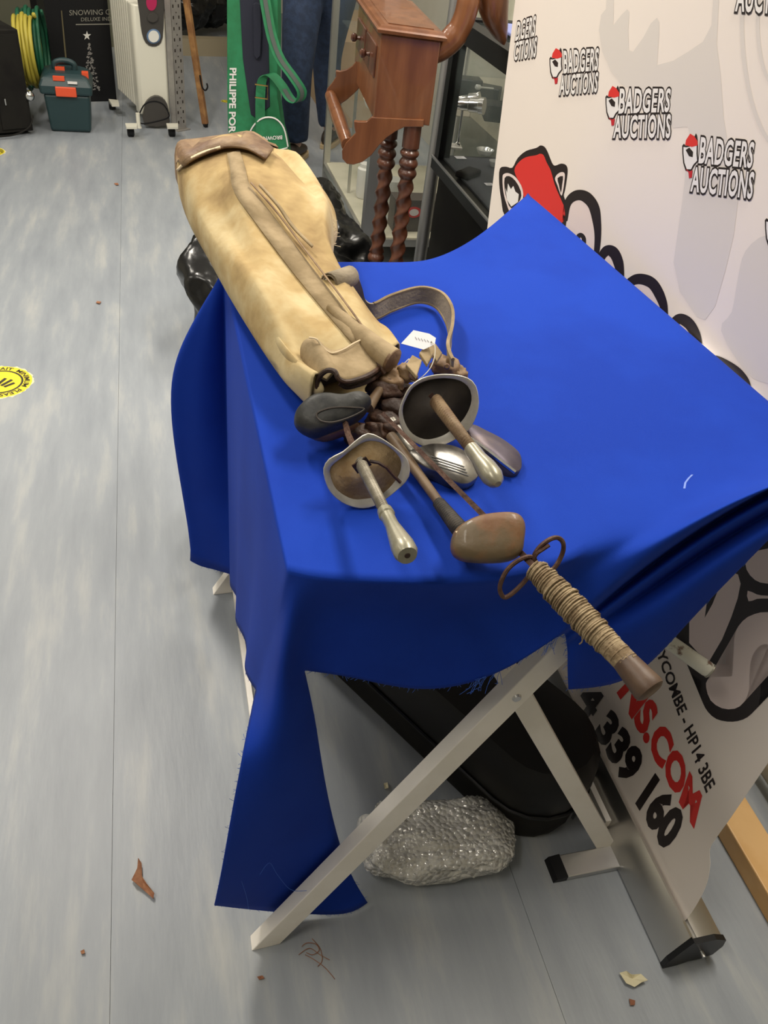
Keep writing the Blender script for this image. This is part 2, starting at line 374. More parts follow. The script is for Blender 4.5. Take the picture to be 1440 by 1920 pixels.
fc = [c3[:5],
      colmn(nearT[4], (705, 1130, .012), (690, 1180, .014), (676, 1225, .016), (664, 1268, .016)),
      colmn(nearT[5], (850, 1135, .01), (820, 1190, .012), (800, 1240, .016), (782, 1299, .02)),
      colmn(nearT[6], (960, 1125, .014), (935, 1180, .02), (915, 1230, .026), (898, 1280, .032)),
      colmn(nearT[7], (1070, 1085, .014), (1040, 1135, .02), (1015, 1180, .028), (990, 1232, .036)),
      colmn(nearT[8], (1165, 1035, .014), (1125, 1085, .022), (1093, 1132, .030), (1058, 1183, .040)),
      colmn(nearT[9], (1275, 985, .012), (1240, 1015, .02), (1205, 1045, .022), (1165, 1085, .022)),
      colmn(nearT[10], (1400, 920, .01), (1375, 940, .014), (1350, 957, .012), (1320, 975, .008)),
      colmn(nearT[11], (1545, 873, .008), (1520, 885, .01), (1490, 892, .006), (1460, 900, .0))]
gridf([[c[k] for c in fc] for k in range(5)])
# pleated piece to the right
va = [fc[5][4], fc[6][4], fc[7][4], fc[8][4]]
vb = [N_(1060, 1190, .028), N_(1172, 1094, -.025), N_(1325, 984, -.04), N_(1468, 908, -.035)]
vc = [N_(1062, 1200, .036), N_(1180, 1112, .03), N_(1330, 1000, .03), N_(1475, 920, .02)]
vd = [N_(1063, 1207, .030), N_(1187, 1124, -.02), N_(1335, 1020, -.035), N_(1480, 938, -.03)]
ve = [N_(1065, 1222, .034), N_(1195, 1150, .03), N_(1342, 1042, .03), N_(1490, 955, .02)]
vf = [N_(1064, 1255, .036), N_(1192, 1215, .036), N_(1315, 1100, .03), N_(1495, 970, .02)]
vg = [N_(1066, 1292, .036), N_(1190, 1284, .03), N_(1287, 1165, .025), N_(1500, 952, .02)]
gridf([va, vb, vc, vd, ve, vf, vg])
def crease(a, b, c):
    A, B = cache.get((round(a.x, 4), round(a.y, 4), round(a.z, 4))), cache.get((round(b.x, 4), round(b.y, 4), round(b.z, 4)))
    if A and B:
        e = bm.edges.get((A, B))
        if e: e[cl_] = c
for k in range(NR_): crease(left[0][k], left[0][k+1], 1); crease(rt[0][k], rt[0][k+1], .7); 
for k in range(4): crease(c0[k], c0[k+1], .75); crease(w0[k], w0[k+1], .6)
for k in range(11): crease(top[-1][k], top[-1][k+1], .6); crease(top[0][k], top[0][k+1], (1, 1, 1, 1, .9, .8, .6)[k] if k < 7 else .25)
for e in bm.edges:
    if e.is_boundary: e[cl_] = .5
for p in [farT[0], farT[11], w2[4], w0[4], c0[8], c35[8], vg[0], c3[4], c0[4]]:
    k = (round(p.x, 4), round(p.y, 4), round(p.z, 4))
    if k in cache: cache[k][vc_] = 1
cloth = obj('table_cloth', bm, 'blue', sub=3, solid=.0016)
tag(cloth, 'royal blue cloth with frayed hems draped over the table', 'cloth')
# pale crease mark and frayed threads
bm = BM()
for pts in [[(1283, 916), (1285, 905), (1291, 897), (1298, 890)]]:
    ws = [Z(*p, ZC+.0018) for p in pts]; ribbon(bm, ws, [V((.003, .0006, 0))]*4, .0003)
obj('pale_mark', bm, mat('pale_mark', (.16, .24, .6), .8), cloth, label='short whitish scuff on the cloth')
bm = BM(); cloth.modifiers['solid'].show_viewport = False
bpy.context.view_layer.update(); ev = cloth.evaluated_get(bpy.context.evaluated_depsgraph_get()).to_mesh(); eb = bmesh.new(); eb.from_mesh(ev); off_ = wloc(cloth)
hem = [e for e in eb.edges if e.is_boundary]
for e in hem:
    m = (e.verts[0].co+e.verts[1].co)/2; f = e.link_faces[0]; out = (m-f.calc_center_median()).normalized()
    for _ in range(2 if e.calc_length() > .006 else 1):
        if random.random() < .35: continue
        p = e.verts[0].co.lerp(e.verts[1].co, random.random())+off_; ln = random.choice((.002, .003, .004, .007)); sd = (e.verts[1].co-e.verts[0].co).normalized()*random.uniform(-.8, .8)
        q = [p-out*.001, p+(out+sd)*ln*.5, p+(out+sd*1.6)*ln-UP*.3*ln]
        for k in q: k.z = max(k.z, .003)
        tube(bm, q, .0003, 3)
eb.free(); cloth.modifiers['solid'].show_viewport = True
def fray(x0, y0, x1, y1, n, ln, plane, off=.0, wild=1.0, drop=1):
    for i in range(n):
        t = random.random(); p = plane(x0+(x1-x0)*t, y0+(y1-y0)*t, off); dx = random.uniform(-1, 1)*wild
        q = [p]+[p+(W*dx*.5*(k/3)-UP*drop*(k/3)+D*random.uniform(-.2, .2))*ln*random.uniform(.7, 1.2) for k in (1, 2, 3)]
        for k in q: k.z = max(k.z, .004)
        tube(bm, q, .0003, 4)
fray(885, 1276, 945, 1258, 14, .03, N_, .034, 1.5); fray(1020, 1212, 1050, 1192, 8, .025, N_, .036, 1.5)
for pts in [[(487, 1640), (505, 1618), (520, 1640), (545, 1668), (575, 1670)], [(452, 1650), (462, 1680), (466, 1705)], [(1170, 1345), (1160, 1330), (1178, 1362)]][:2]:
    tube(bm, smoothp([N_(*p, .035) for p in pts], 5), .0004, 4)
obj('frayed_thread', bm, mat('blue_thread', (.04, .13, .55), .8), cloth, kind='stuff')
# ------------------------------------------------------------------ roll-up banner
p0 = Z(1240, 1812, 0)
bn = root('rollup_banner', p0+W*.06+D*.6, 'white roll-up banner with black and red lettering standing on an aluminium base behind the table', 'banner')
LN_ = 1.36
prof = [(0, .004), (.004, .03), (.018, .07), (.03, .088), (.036, .086), (.037, .078), (.041, .078), (.042, .087), (.075, .086), (.098, .072), (.104, .045), (.096, .012), (.09, .004)]
bm = BM(); loft(bm, [[p0+W*a+UP*z+D*t for a, z in prof] for t in (.006, LN_)]); bs = obj('base_housing', bm, 'alu', bn)
bm = BM()
capp = [(0, .0), (.002, .03), (.016, .072), (.026, .1), (.031, .09), (.075, .089), (.101, .074), (.107, .045), (.099, .012), (.075, .006), (.05, .008), (.03, .0)]
loft(bm, [[p0+W*a+UP*z+D*t for a, z in capp] for t in (-.004, .006)]); ec = obj('end_cap', bm, 'black', bs, smooth=False)
bm = BM(); lathe(bm, p0+W*.062+UP*.045-D*.014, p0+W*.062+UP*.045, [(0, .004), (1, .004)], 12); obj('pin', bm, 'alu', bs)
bm = BM(); loft(bm, [[p0+W*a+UP*z+D*t for a, z in capp] for t in (LN_, LN_+.01)]); obj('end_cap', bm, 'black', bs, smooth=False)
fa = Z(1062, 1651, 0)
def foot(fa, par):
    bm = BM(); box(bm, fa, W*.22, D*.045, UP*.014); f = obj('foot', bm, 'alu', par, smooth=False, bevel=.002, label='flat aluminium stabiliser foot')
    bm = BM(); hexa(bm, [fa-W*.028, fa, fa+D*.046, fa-W*.028+D*.046], [fa-W*.022+UP*.012, fa+UP*.016, fa+D*.046+UP*.016, fa-W*.022+D*.046+UP*.012]); obj('foot_cap', bm, 'black', f, smooth=False)
foot(fa, bs); foot(fa+D*.95, bs)
LEAN = math.radians(8.0); BPT = p0+W*.0395+UP*.08; BU = (UP*math.cos(LEAN)+W*math.sin(LEAN)); BNn = (-W*math.cos(LEAN)+UP*math.sin(LEAN))
def BN(px, py, off=0.0):
    r = ray(px, py); q = BPT+BNn*off; return CAMP+r*((q-CAMP).dot(BNn)/r.dot(BNn))
dl = (BN(966, 0)-BN(917, 400)).normalized()
rb = BN(1440, 1430); lt = BN(917, 400); lt0 = lt-dl*((lt.z-.079)/dl.z); ltop = lt+dl*((2.02-lt.z)/dl.z); rtop = rb+dl*((2.02-rb.z)/dl.z)
curve = smoothp([BN(*p) for p in [(1263, 1752), (1296, 1712), (1322, 1665), (1331, 1625), (1331, 1592), (1345, 1568), (1372, 1530), (1440, 1430)]], 5)
bm = BM(); prism(bm, [lt0]+curve+[rtop, ltop], BNn*-.0006)
sheet = obj('banner_sheet', bm, 'bwhite', bn, smooth=False)
bm = BM(); bar(bm, ltop-BNn*.004, rtop-BNn*.004, .03, .014, side=BNn); obj('top_rail', bm, 'alu', bn)
bm = BM(); a = (lt0+curve[0])/2-BNn*.03; a.z = .07; tube(bm, [a, (ltop+rtop)/2-BNn*.03], .009, 10); obj('support_pole', bm, 'alu', bn)
LAY = .00035
def on_sheet(bm, polys, layer):
    for pl in polys:
        vs = [bm.verts.new(BN(x, y, LAY*layer)) for x, y in pl]; bm.faces.new(vs)
def printed(name, polys, m, layer, parent=sheet, label=None, sm=0):
    bm = BM()
    if sm: polys = [[(q.x, q.y) for q in smoothp([V((x, y, 0)) for x, y in pl], sm, True)] for pl in polys]
    on_sheet(bm, polys, layer); bmesh.ops.triangulate(bm, faces=bm.faces[:], ngon_method='EAR_CLIP')
    return obj(name, bm, m, parent, smooth=False, label=label)
def stroke(bm, pts, wpx, layer, n=6):
    P = smoothp([V((x, y, 0)) for x, y in pts], n); prev = None
    W_ = wpx if hasattr(wpx, '__len__') else [wpx, wpx]
    for i, p in enumerate(P):
        t = (P[min(i+1, len(P)-1)]-P[max(i-1, 0)]).normalized(); nn = V((-t.y, t.x, 0)); f = i/(len(P)-1)*(len(W_)-1); k = min(int(f), len(W_)-2)
        h = (W_[k]+(W_[k+1]-W_[k])*(f-k))/2
        a, b = p+nn*h, p-nn*h; cur = (bm.verts.new(BN(a.x, a.y, LAY*layer)), bm.verts.new(BN(b.x, b.y, LAY*layer)))
        if prev: bm.faces.new((prev[0], prev[1], cur[1], cur[0]))
        prev = cur
def text_mesh(s, offset=0.0, shear=0.0, spacing=1.0, res=3):
    cu = bpy.data.curves.new('t', 'FONT'); cu.body = s; cu.offset = offset; cu.shear = shear; cu.space_character = spacing; cu.resolution_u = res
    o = bpy.data.objects.new('t', cu); COL.objects.link(o); bpy.context.view_layer.update()
    dg = bpy.context.evaluated_depsgraph_get(); me = bpy.data.meshes.new_from_object(o.evaluated_get(dg))
    vs = [tuple(v.co) for v in me.vertices]; fs = [tuple(p.vertices) for p in me.polygons]
    bpy.data.objects.remove(o); bpy.data.curves.remove(cu); bpy.data.meshes.remove(me); return vs, fs
def textpx(s, quad, m, layer, parent, offset=0.0, shear=0.0, name='printed_lettering', fn=None, box_=None, spacing=1.0):
    """quad in photo pixels BL, BR, TR, TL"""
    vs, fs = text_mesh(s, offset, shear, spacing)
    if box_ is None:
        v0, _ = text_mesh(s, 0, shear, spacing); box_ = (min(v[0] for v in v0), max(v[0] for v in v0), min(v[1] for v in v0), max(v[1] for v in v0))
    x0, x1, y0, y1 = box_; BL, BR, TR, TL = [V((*q, 0)) for q in quad]; bm = BM(); out = []
    for v in vs:
        u, t = (v[0]-x0)/(x1-x0), (v[1]-y0)/(y1-y0); p = (BL*(1-u)+BR*u)*(1-t)+(TL*(1-u)+TR*u)*t
        out.append(bm.verts.new((fn or (lambda x, y: BN(x, y, LAY*layer)))(p.x, p.y)))
    for f in fs:
        try: bm.faces.new([out[i] for i in f])
        except ValueError: pass
    return obj(name, bm, m, parent, smooth=False)
def outlined(s, quad, parent=sheet, lay=2, o1=.085, o2=.025, mi='pwhite'):
    textpx(s, quad, 'pblack', lay, parent, o1, name='lettering_outline', spacing=1.08); textpx(s, quad, mi, lay+1, parent, o2, name='lettering_fill', spacing=1.08)
# watermark
WM1 = [(1123, 56), (1127, 28), (1136, 17), (1137, 0), (1140, -60), (1151, -60), (1151, 0), (1150, 47), (1165, 28), (1176, 17), (1180, 22), (1178, 56), (1179, 94), (1187, 97), (1207, 69), (1220, 44), (1232, 33), (1236, 42), (1236, 64), (1232, 122), (1262, 114), (1290, 97), (1318, 78), (1334, 47), (1337, 0), (1338, -60), (1352, -60), (1348, 0), (1344, 83), (1351, 139), (1357, 222), (1368, 290), (1384, 375), (1376, 440), (1361, 504), (1341, 574), (1322, 600), (1306, 594), (1275, 547), (1263, 492), (1279, 379), (1285, 325), (1295, 265), (1290, 238), (1262, 240), (1235, 200), (1207, 178), (1165, 158), (1145, 133), (1129, 97)]
printed('watermark_shape', [WM1], 'wmark2', 1, label='faint grey paw-like watermark shape')
bm = BM(); stroke(bm, [(1393, -40), (1391, 40), (1396, 120), (1412, 200), (1440, 262), (1480, 290)], 8, 1); stroke(bm, [(1425, -40), (1421, 60), (1436, 140), (1470, 180)], 7, 1)
obj('watermark_line', bm, 'wmark2', sheet, smooth=False)
printed('watermark_shape', [[(1352, 620), (1372, 585), (1384, 520), (1398, 470), (1440, 440), (1500, 460), (1520, 700), (1480, 740), (1440, 720), (1400, 700)]], 'wmark2', 1, label='faint grey watermark patch', sm=3)
# small repeated logos
LG3 = dict(cap=[(360, 650), (365, 620), (390, 580), (415, 595), (435, 625), (435, 650), (400, 660)],
           face=[(342, 655), (352, 642), (365, 655), (400, 648), (437, 643), (436, 700), (440, 745), (415, 775), (400, 805), (385, 810), (362, 805), (348, 760), (343, 700)],
           facein=[(350, 662), (368, 664), (400, 656), (430, 652), (428, 700), (432, 742), (410, 766), (395, 795), (370, 795), (356, 757), (350, 700)],
           patch=[(363, 680), (385, 664), (408, 690), (405, 722), (383, 716)], scarf=[(362, 793), (385, 808), (405, 800), (400, 845), (383, 850), (380, 815)],
           ear=[(415, 600), (425, 577), (432, 590), (436, 625)])
def head(ox, oy, sc, sh=0.0):
    f = lambda pl: [[(ox+(x-342)/3.6*sc, oy+(y-580)/3.6*sc+sh*(x-342)/3.6*sc) for x, y in pl]]
    h = printed('logo_head', f(LG3['face']), 'pblack', 2); printed('logo_face', f(LG3['facein']), 'pwhite', 3, h.parent); printed('logo_patch', f(LG3['patch']), 'pblack', 4)
    printed('logo_cap', f(LG3['cap']), 'pred', 4); printed('logo_scarf', f(LG3['scarf']), 'pdred', 4); printed('logo_ear', f(LG3['ear']), 'pblack', 3)
head(1030, 91, .9, -.06); head(1135, 161, 1.0); head(1279, 250, 1.12, .03); head(1434, 388, 1.2, .05)
def logo(b, a): outlined('BADGERS', b); outlined('AUCTIONS', a, lay=4)
logo([(1057, 137), (1120, 131), (1123, 91), (1057, 96)], [(1049, 178), (1119, 172), (1122, 136), (1051, 142)])
logo([(1160, 212), (1254, 209), (1258, 167), (1163, 167)], [(1150, 258), (1256, 258), (1258, 215), (1153, 218)])
logo([(1310, 305), (1409, 314), (1415, 268), (1315, 258)], [(1295, 358), (1409, 372), (1415, 324), (1299, 314)])
outlined('DGERS', [(966, 76), (1002, 67), (1005, 30), (970, 42)]); outlined('CTIONS', [(963, 113), (1004, 106), (1007, 70), (966, 80)], lay=4)
outlined('AUCTIONS', [(1379, 20), (1500, 28), (1502, -30), (1384, -34)], lay=4); outlined('BADGERS', [(1390, -40), (1500, -36), (1505, -90), (1394, -92)])
logo([(1470, 450), (1590, 470), (1597, 410), (1476, 395)], [(1452, 520), (1590, 545), (1597, 482), (1460, 460)])
# large emblem and big lettering
q6 = lambda pl: [(900+x/2.56, 250+y/2.56) for x, y in pl]
printed('emblem_outline', [q6([(95, 170), (125, 160), (155, 165), (180, 120), (220, 85), (270, 70), (290, 58), (310, 65), (325, 90), (345, 140), (360, 155), (390, 145), (415, 155), (420, 190), (408, 270), (402, 300), (417, 350), (412, 440), (360, 500), (200, 500), (120, 400), (102, 320), (92, 240)])], 'pblack', 2, sm=3)
printed('emblem_cap', [q6([(165, 180), (185, 140), (220, 115), (270, 105), (288, 98), (305, 105), (320, 140), (340, 180), (360, 250), (390, 320), (405, 360), (402, 420), (330, 470), (250, 420), (205, 285), (190, 240)])], 'pred', 3, sm=3)
printed('emblem_ear_edge', [q6([(108, 215), (115, 195), (140, 192), (175, 215), (205, 270), (200, 330), (150, 380), (128, 340), (112, 280)])], 'ppink', 3, sm=3); printed('emblem_ear_edge', [q6([(360, 215), (380, 190), (405, 190), (405, 230), (392, 300), (372, 250)])], 'ppink', 3, sm=3)
printed('emblem_ear_dark', [q6([(118, 215), (140, 205), (170, 228), (196, 278), (192, 320), (150, 360), (130, 320), (118, 265)])], 'pblack', 4, sm=2); printed('emblem_ear_dark', [q6([(372, 215), (398, 205), (394, 245), (388, 285), (378, 245)])], 'pblack', 4, sm=2)
printed('emblem_ear_fur', [q6([(122, 262), (130, 285), (134, 240), (148, 268), (160, 252), (170, 280), (186, 292), (182, 330), (150, 352), (130, 320)])], 'pwhite', 5)
ARCS = [[(408, 420), (418, 345), (440, 310), (475, 296), (512, 308), (545, 350), (560, 420), (565, 500), (556, 600)],
        [(570, 690), (578, 610), (600, 570), (625, 562), (650, 585), (668, 640), (674, 720), (668, 800)],
        [(700, 860), (706, 740), (735, 706), (780, 700), (832, 726), (872, 800), (886, 870), (886, 980)],
        [(905, 1040), (915, 935), (940, 900), (970, 892), (1010, 922), (1040, 985), (1050, 1060), (1050, 1180)],
        [(1060, 1240), (1070, 1120), (1112, 1092), (1172, 1112), (1240, 1158), (1276, 1220), (1272, 1330)],
        [(1270, 1420), (1282, 1305), (1330, 1290), (1390, 1325), (1440, 1385), (1470, 1480)]]
for k, a in enumerate(ARCS):
    printed('big_letter_fill', [q6(a+[(a[-1][0]-20, a[-1][1]+60), (a[0][0]+10, a[0][1]+40)])], 'ppink', 2)
    bm = BM(); stroke(bm, q6(a), [9, 14, 19, 21, 19, 13, 9] if k != 4 else [12, 17, 22, 22, 20, 17], 3); obj('big_letter_outline', bm, 'pblack', sheet, smooth=False)
bm = BM(); stroke(bm, q6([(470, 520), (472, 495), (485, 488), (498, 505), (498, 540)]), 8, 3); obj('big_letter_outline', bm, 'pblack', sheet, smooth=False)
q4 = lambda pl: [(940+x/2.88, 900+y/2.88) for x, y in pl]
printed('big_letter_outline', [q4([(1640, 100), (1440, 235), (1350, 310), (1290, 400), (1130, 580), (1010, 720), (960, 775), (930, 815), (1000, 870), (1008, 1010), (1050, 1065), (1078, 1085), (1075, 1150), (1100, 1230), (1160, 1290), (1250, 1305), (1330, 1280), (1388, 1210), (1400, 1120), (1396, 1010), (1440, 960), (1640, 960)])], 'pblack', 2, sm=3)
printed('big_letter_fill', [q4([(1320, 425), (1350, 392), (1440, 370), (1600, 340), (1600, 560), (1440, 560), (1370, 540), (1325, 485)]),
    q4([(1330, 598), (1380, 618), (1440, 625), (1600, 620), (1600, 640), (1440, 640), (1380, 642), (1335, 655)]),
    q4([(1440, 718), (1400, 715), (1330, 740), (1280, 790), (1260, 850), (1256, 950), (1250, 1040), (1230, 1062), (1150, 1062), (1112, 1082), (1106, 1120), (1130, 1190), (1190, 1232), (1260, 1235), (1310, 1200), (1338, 1130), (1340, 1040), (1352, 960), (1390, 900), (1440, 885), (1600, 880), (1600, 720)])], 'ppink', 3, sm=2)
printed('big_letter_fill', [q4([(1015, 722), (1080, 640), (1118, 598), (1098, 745), (1140, 670), (1168, 600), (1200, 520), (1240, 497), (1278, 510), (1292, 560), (1276, 640), (1242, 740), (1192, 860), (1124, 976), (1060, 930), (1014, 880)])], 'ppink', 3)
printed('big_letter_fill', [q4([(1165, 995), (1208, 920), (1214, 992)])], 'pwhite', 3)
textpx('4 339 160', [(1083, 1318), (1247, 1594), (1283, 1537), (1111, 1280)], 'pblack', 2, sheet, .055)
textpx('NS.COM', [(1160, 1300), (1300, 1548), (1314, 1492), (1196, 1262)], 'pred', 2, sheet, .05)
textpx('YCOMBE - HP14 3BE', [(1231, 1226), (1324, 1487), (1341, 1470), (1246, 1218)], 'pblack', 2, sheet, .022)
bm = BM(); stroke(bm, [(1046, 1216), (1052, 1204), (1062, 1192)], 7, 2); stroke(bm, [(1032, 1200), (1042, 1196), (1052, 1192)], 6, 2); stroke(bm, [(1062, 1209), (1064, 1207), (1066, 1205)], 5, 2); obj('printed_lettering', bm, 'pblack', sheet, smooth=False)
# ------------------------------------------------------------------ golf bag
ba = root('golf_bag', Z(560, 560, .875), 'worn tan canvas golf bag on the blue cloth, clubs and foils in its mouth', 'golf bag')
SEC = [((581, 746), (748, 672), .925, .075), ((555, 722), (727, 640), .928, .085), ((522, 685), (700, 604), .93, .095), ((470, 604), (655, 545), .938, .11), ((420, 517), (622, 498), .945, .13), ((384, 450), (628, 440), .955, .155),
       ((352, 392), (604, 385), .96, .165), ((334, 345), (560, 345), .965, .165), ((333, 325), (532, 328), .962, .125)]
AX = (Z(420, 300, .97)-Z(665, 708, .93)).normalized()
rings = []; NS = 40
for i, (l, r, z, th) in enumerate(SEC):
    a, b = Z(*l, z), Z(*r, z); c = (a+b)/2; hw = (b-a)/2; ring = []
    for k in range(NS):
        t = 2*math.pi*k/NS; cx, sy = math.cos(t), math.sin(t)
        e = .75; px_ = math.copysign(abs(cx)**e, cx); pz_ = math.copysign(abs(sy)**e, sy)
        amp = .007*math.sin(5*t+i*.9)+.006*math.sin(3*t-i*1.7)
        if sy > 0: amp += .005*math.sin(i*2.1+cx*6)
        if sy > 0 and i < 6: amp -= .012*math.exp(-((cx+.62)/.13)**2)
        if sy > 0 and 3 < i < 8: amp -= .014*math.exp(-((cx-.55)/.12)**2)
        p = c+hw*px_*(1+amp*.8)+UP*(pz_*th/2+amp*(1 if sy > 0 else .3))
        ring.append(p)
    zmin = min(p.z for p in ring)
    rings.append(ring)
for i, r in enumerate(rings):
    if i < 5:
        dz = max(0, .8785-min(p.z for p in r))
        for p in r: p.z += dz*(1 if p.z < SEC[i][2] else .4)
bm = BM(); fine = []
tr = [smoothp([r[k] for r in rings], 5) for k in range(NS)]
vsb = loft(bm, [[tr[k][j] for k in range(NS)] for j in range(len(tr[0]))], cap=False); bm.faces.new(vsb[-1])
body = obj('bag_body', bm, 'canvas', ba, auto=False, solid=.003, soff=-1)
bm = BM(); ri = rings[0]; c = sum(ri, V())/NS; bm2 = [c+(p-c)*.93+AX*.05 for p in ri]; vs = [bm.verts.new(p) for p in bm2]; bm.faces.new(vs); obj('mouth_dark_disc', bm, 'inside', ba, smooth=False)  # near-black disc across the mouth: the shade inside, put in as colour
from mathutils.bvhtree import BVHTree
_vv = [tr[k][j] for j in range(len(tr[0])) for k in range(NS)]
_ff = [(j*NS+k, j*NS+(k+1) % NS, (j+1)*NS+(k+1) % NS, (j+1)*NS+k) for j in range(len(tr[0])-1) for k in range(NS)]
BVB = BVHTree.FromPolygons(_vv, _ff)
def rsurf(px, py, lift=.003):                # point on the upper side of the bag under a pixel
    r = ray(px, py).normalized(); h = BVB.ray_cast(CAMP, r)
    q = h[0] if h[0] is not None else BVB.find_nearest(Z(px, py, .97))[0]
    return q+UP*lift
def surf_strip(name, pts, widths, m, parent, th=.004, lift=.003, n=5, label=None):
    rows = []
    P = [V((x, y, 0)) for x, y in pts]; P = smoothp(P, n)
    bm = BM(); prev = None
    for i, p in enumerate(P):
        t = (P[min(i+1, len(P)-1)]-P[max(i-1, 0)]).normalized(); nn = V((-t.y, t.x, 0)); f = i/(len(P)-1)*(len(widths)-1); k = min(int(f), len(widths)-2); h = (widths[k]+(widths[k+1]-widths[k])*(f-k))/2
        e1 = p+nn*h/1; e2 = p-nn*h; A, B, C_ = rsurf(p.x+nn.x*h, p.y+nn.y*h, lift), rsurf(p.x, p.y, lift+.0005), rsurf(p.x-nn.x*h, p.y-nn.y*h, lift)
        cur = [bm.verts.new(q) for q in (A, B, C_)]
        if prev:
            bm.faces.new((prev[0], prev[1], cur[1], cur[0])); bm.faces.new((prev[1], prev[2], cur[2], cur[1]))
        prev = cur
    return obj(name, bm, m, parent, solid=th, soff=1, auto=False, label=label)
surf_strip('seam_band', [(438, 288), (446, 320), (455, 358), (500, 420), (560, 500), (620, 575), (672, 640)], [24, 28, 32, 34, 34, 32, 26], 'canvasb', ba, th=.0018, lift=.0015, label='darker canvas band stitched along the bag')
surf_strip('stitching', [(470, 355), (520, 412), (580, 492), (640, 572), (690, 642)], [2, 2, 2], 'leather', ba, th=.0015, lift=.010)
surf_strip('rim_band', [(337, 312), (358, 294), (398, 275), (432, 268), (470, 277), (505, 300)], [26, 34, 38, 38, 30, 24], 'leather', ba, lift=.008, label='worn brown rim of the bag bottom')
surf_strip('rim_piping', [(334, 330), (354, 312), (385, 297), (414, 288)], [4, 4, 4], 'thread', ba, th=.002, lift=.010)
e_ = [r[-1] for r in tr]; ec_ = sum(e_, V())/NS; bm = BM()
rg_ = [[ec_+(p-ec_)*f+AX*d for p in e_] for f, d in ((1.025, -.02), (1.03, .0), (1.02, .02), (.97, .05), (.86, .058), (.84, .05), (.5, .045))]
loft(bm, rg_, cap=True); obj('base_cuff', bm, 'leather', ba, auto=False, label='scuffed brown leather cuff at the bag bottom')
# side pocket
def pillow(bm, outline, nrm, th, n=4, z=None, pts=None, back=1.0, smooth=4, prof=((1, 0), (.93, .45), (.72, .8), (.4, .96), (.12, 1.0)), sag=0):
    P = pts or [Z(x, y, z) for x, y in outline]; P = smoothp(P, smooth, True) if smooth else P; c = sum(P, V())/len(P)
    front = [[bm.verts.new(c+(p-c)*s+nrm*(th/2*h)) for p in P] for s, h in prof]; rear = [[bm.verts.new(c+(p-c)*s-nrm*(th/2*h*back)) for p in P] for s, h in prof[1:]]
    K = len(P); seq = rear[::-1]+front
    for A, B in zip(seq, seq[1:]):
        for k in range(K): bm.faces.new((A[k], A[(k+1) % K], B[(k+1) % K], B[k]))
    bm.faces.new(seq[0][::-1]); bm.faces.new(seq[-1])
def PP(px, py, c, n):                        # pixel onto plane through c with normal n
    r = ray(px, py); return CAMP+r*((c-CAMP).dot(n)/r.dot(n))
bm = BM(); c = Z(560, 410, .972); pn = (UP*.75+W*.66).normalized()
pillow(bm, None, pn, .075, pts=[PP(x, y, c, pn) for x, y in [(492, 318), (520, 312), (556, 330), (592, 366), (614, 402), (625, 436), (623, 466), (610, 486), (590, 478), (560, 446), (528, 400), (502, 352)]])
obj('side_pocket', bm, 'canvas', ba, auto=False, label='bulging tan canvas side pocket')
surf_strip('pocket_edge', [(486, 362), (520, 400), (548, 440), (585, 478)], [3, 4, 3], 'canvasb', ba, th=.003, lift=.012)
bm = BM()
for i in range(26):
    p = Z(random.uniform(606, 626), random.uniform(412, 470), .95); tube(bm, [p, p+W*random.uniform(.004, .016)+UP*random.uniform(-.006, .008)+D*random.uniform(-.006, .006)], .0006, 4)
obj('pocket_fraying', bm, 'thread', ba, kind='stuff')
# lower layer, rolled leather cuff at the mouth
bm = BM(); loft(bm, [[Z(x, y, z) for x, y, z in r] for r in [
    [(465, 585, .935), (480, 580, .95), (495, 590, .955)], [(520, 672, .925), (536, 664, .955), (550, 672, .958)], [(552, 712, .915), (570, 695, .955), (592, 700, .955)], [(573, 747, .905), (592, 742, .93), (616, 735, .935)]]], cap=False, close=False)
obj('lower_layer', bm, 'canvas', ba, solid=.004, sub=2, auto=False)
fr_ = [(600, 741, .925), (595, 726, .938), (598, 708, .952), (613, 695, .966), (628, 697, .968), (634, 709, .962), (648, 716, .957), (672, 711, .957), (694, 702, .957), (713, 688, .955)]
bk_ = [(571, 690, .94), (564, 662, .955), (568, 642, .97), (580, 633, .982), (594, 636, .984), (604, 650, .975), (622, 662, .969), (645, 655, .972), (665, 643, .975), (690, 632, .97)]
bm = BM(); loft(bm, [[Z(*p) for p in fr_], [Z(*p)*.5+Z(*q)*.5 for p, q in zip(fr_, bk_)], [Z(*q) for q in bk_]], cap=False, close=False)
obj('leather_cuff', bm, 'canvasb', ba, solid=.005, sub=2, auto=False, label='brown leather cuff rolled over at the bag mouth')
bm = BM(); tube(bm, smoothp([Z(*p) for p in fr_], 4), .0035, 8); tube(bm, smoothp([Z(x+2, y+10, z-.012) for x, y, z in fr_[5:]], 4), .003, 8); obj('cuff_edge', bm, 'leatherd', ba)
bm = BM(); tube(bm, smoothp([Z(x, y, z+.004) for x, y, z in bk_[3:]], 4), .0014, 6); obj('stitching', bm, 'thread', ba)
bm = BM(); pts = [Z(*p) for p in [(618, 575, .985), (665, 620, .975), (705, 655, .97), (736, 676, .965)]]; tube(bm, pts, [.006, .013, .016, .0165], 14, flat=1.1); obj('padded_band', bm, 'canvasb', ba, label='padded canvas band running to the mouth')
bm = BM(); lathe(bm, pts[-1]-(pts[-1]-pts[-2]).normalized()*.003, pts[-1]+(pts[-1]-pts[-2]).normalized()*.004, [(0, .0175), (.6, .0175), (1, .012)], 16); obj('band_end', bm, 'leather', ba)
bm = BM(); tube(bm, smoothp([Z(*p) for p in [(640, 560, .975), (668, 612, .972), (690, 645, .968), (708, 680, .96), (722, 700, .95)]], 5), [.003]*21, 6); obj('frayed_seam', bm, 'leatherd', ba)
random.seed(11)
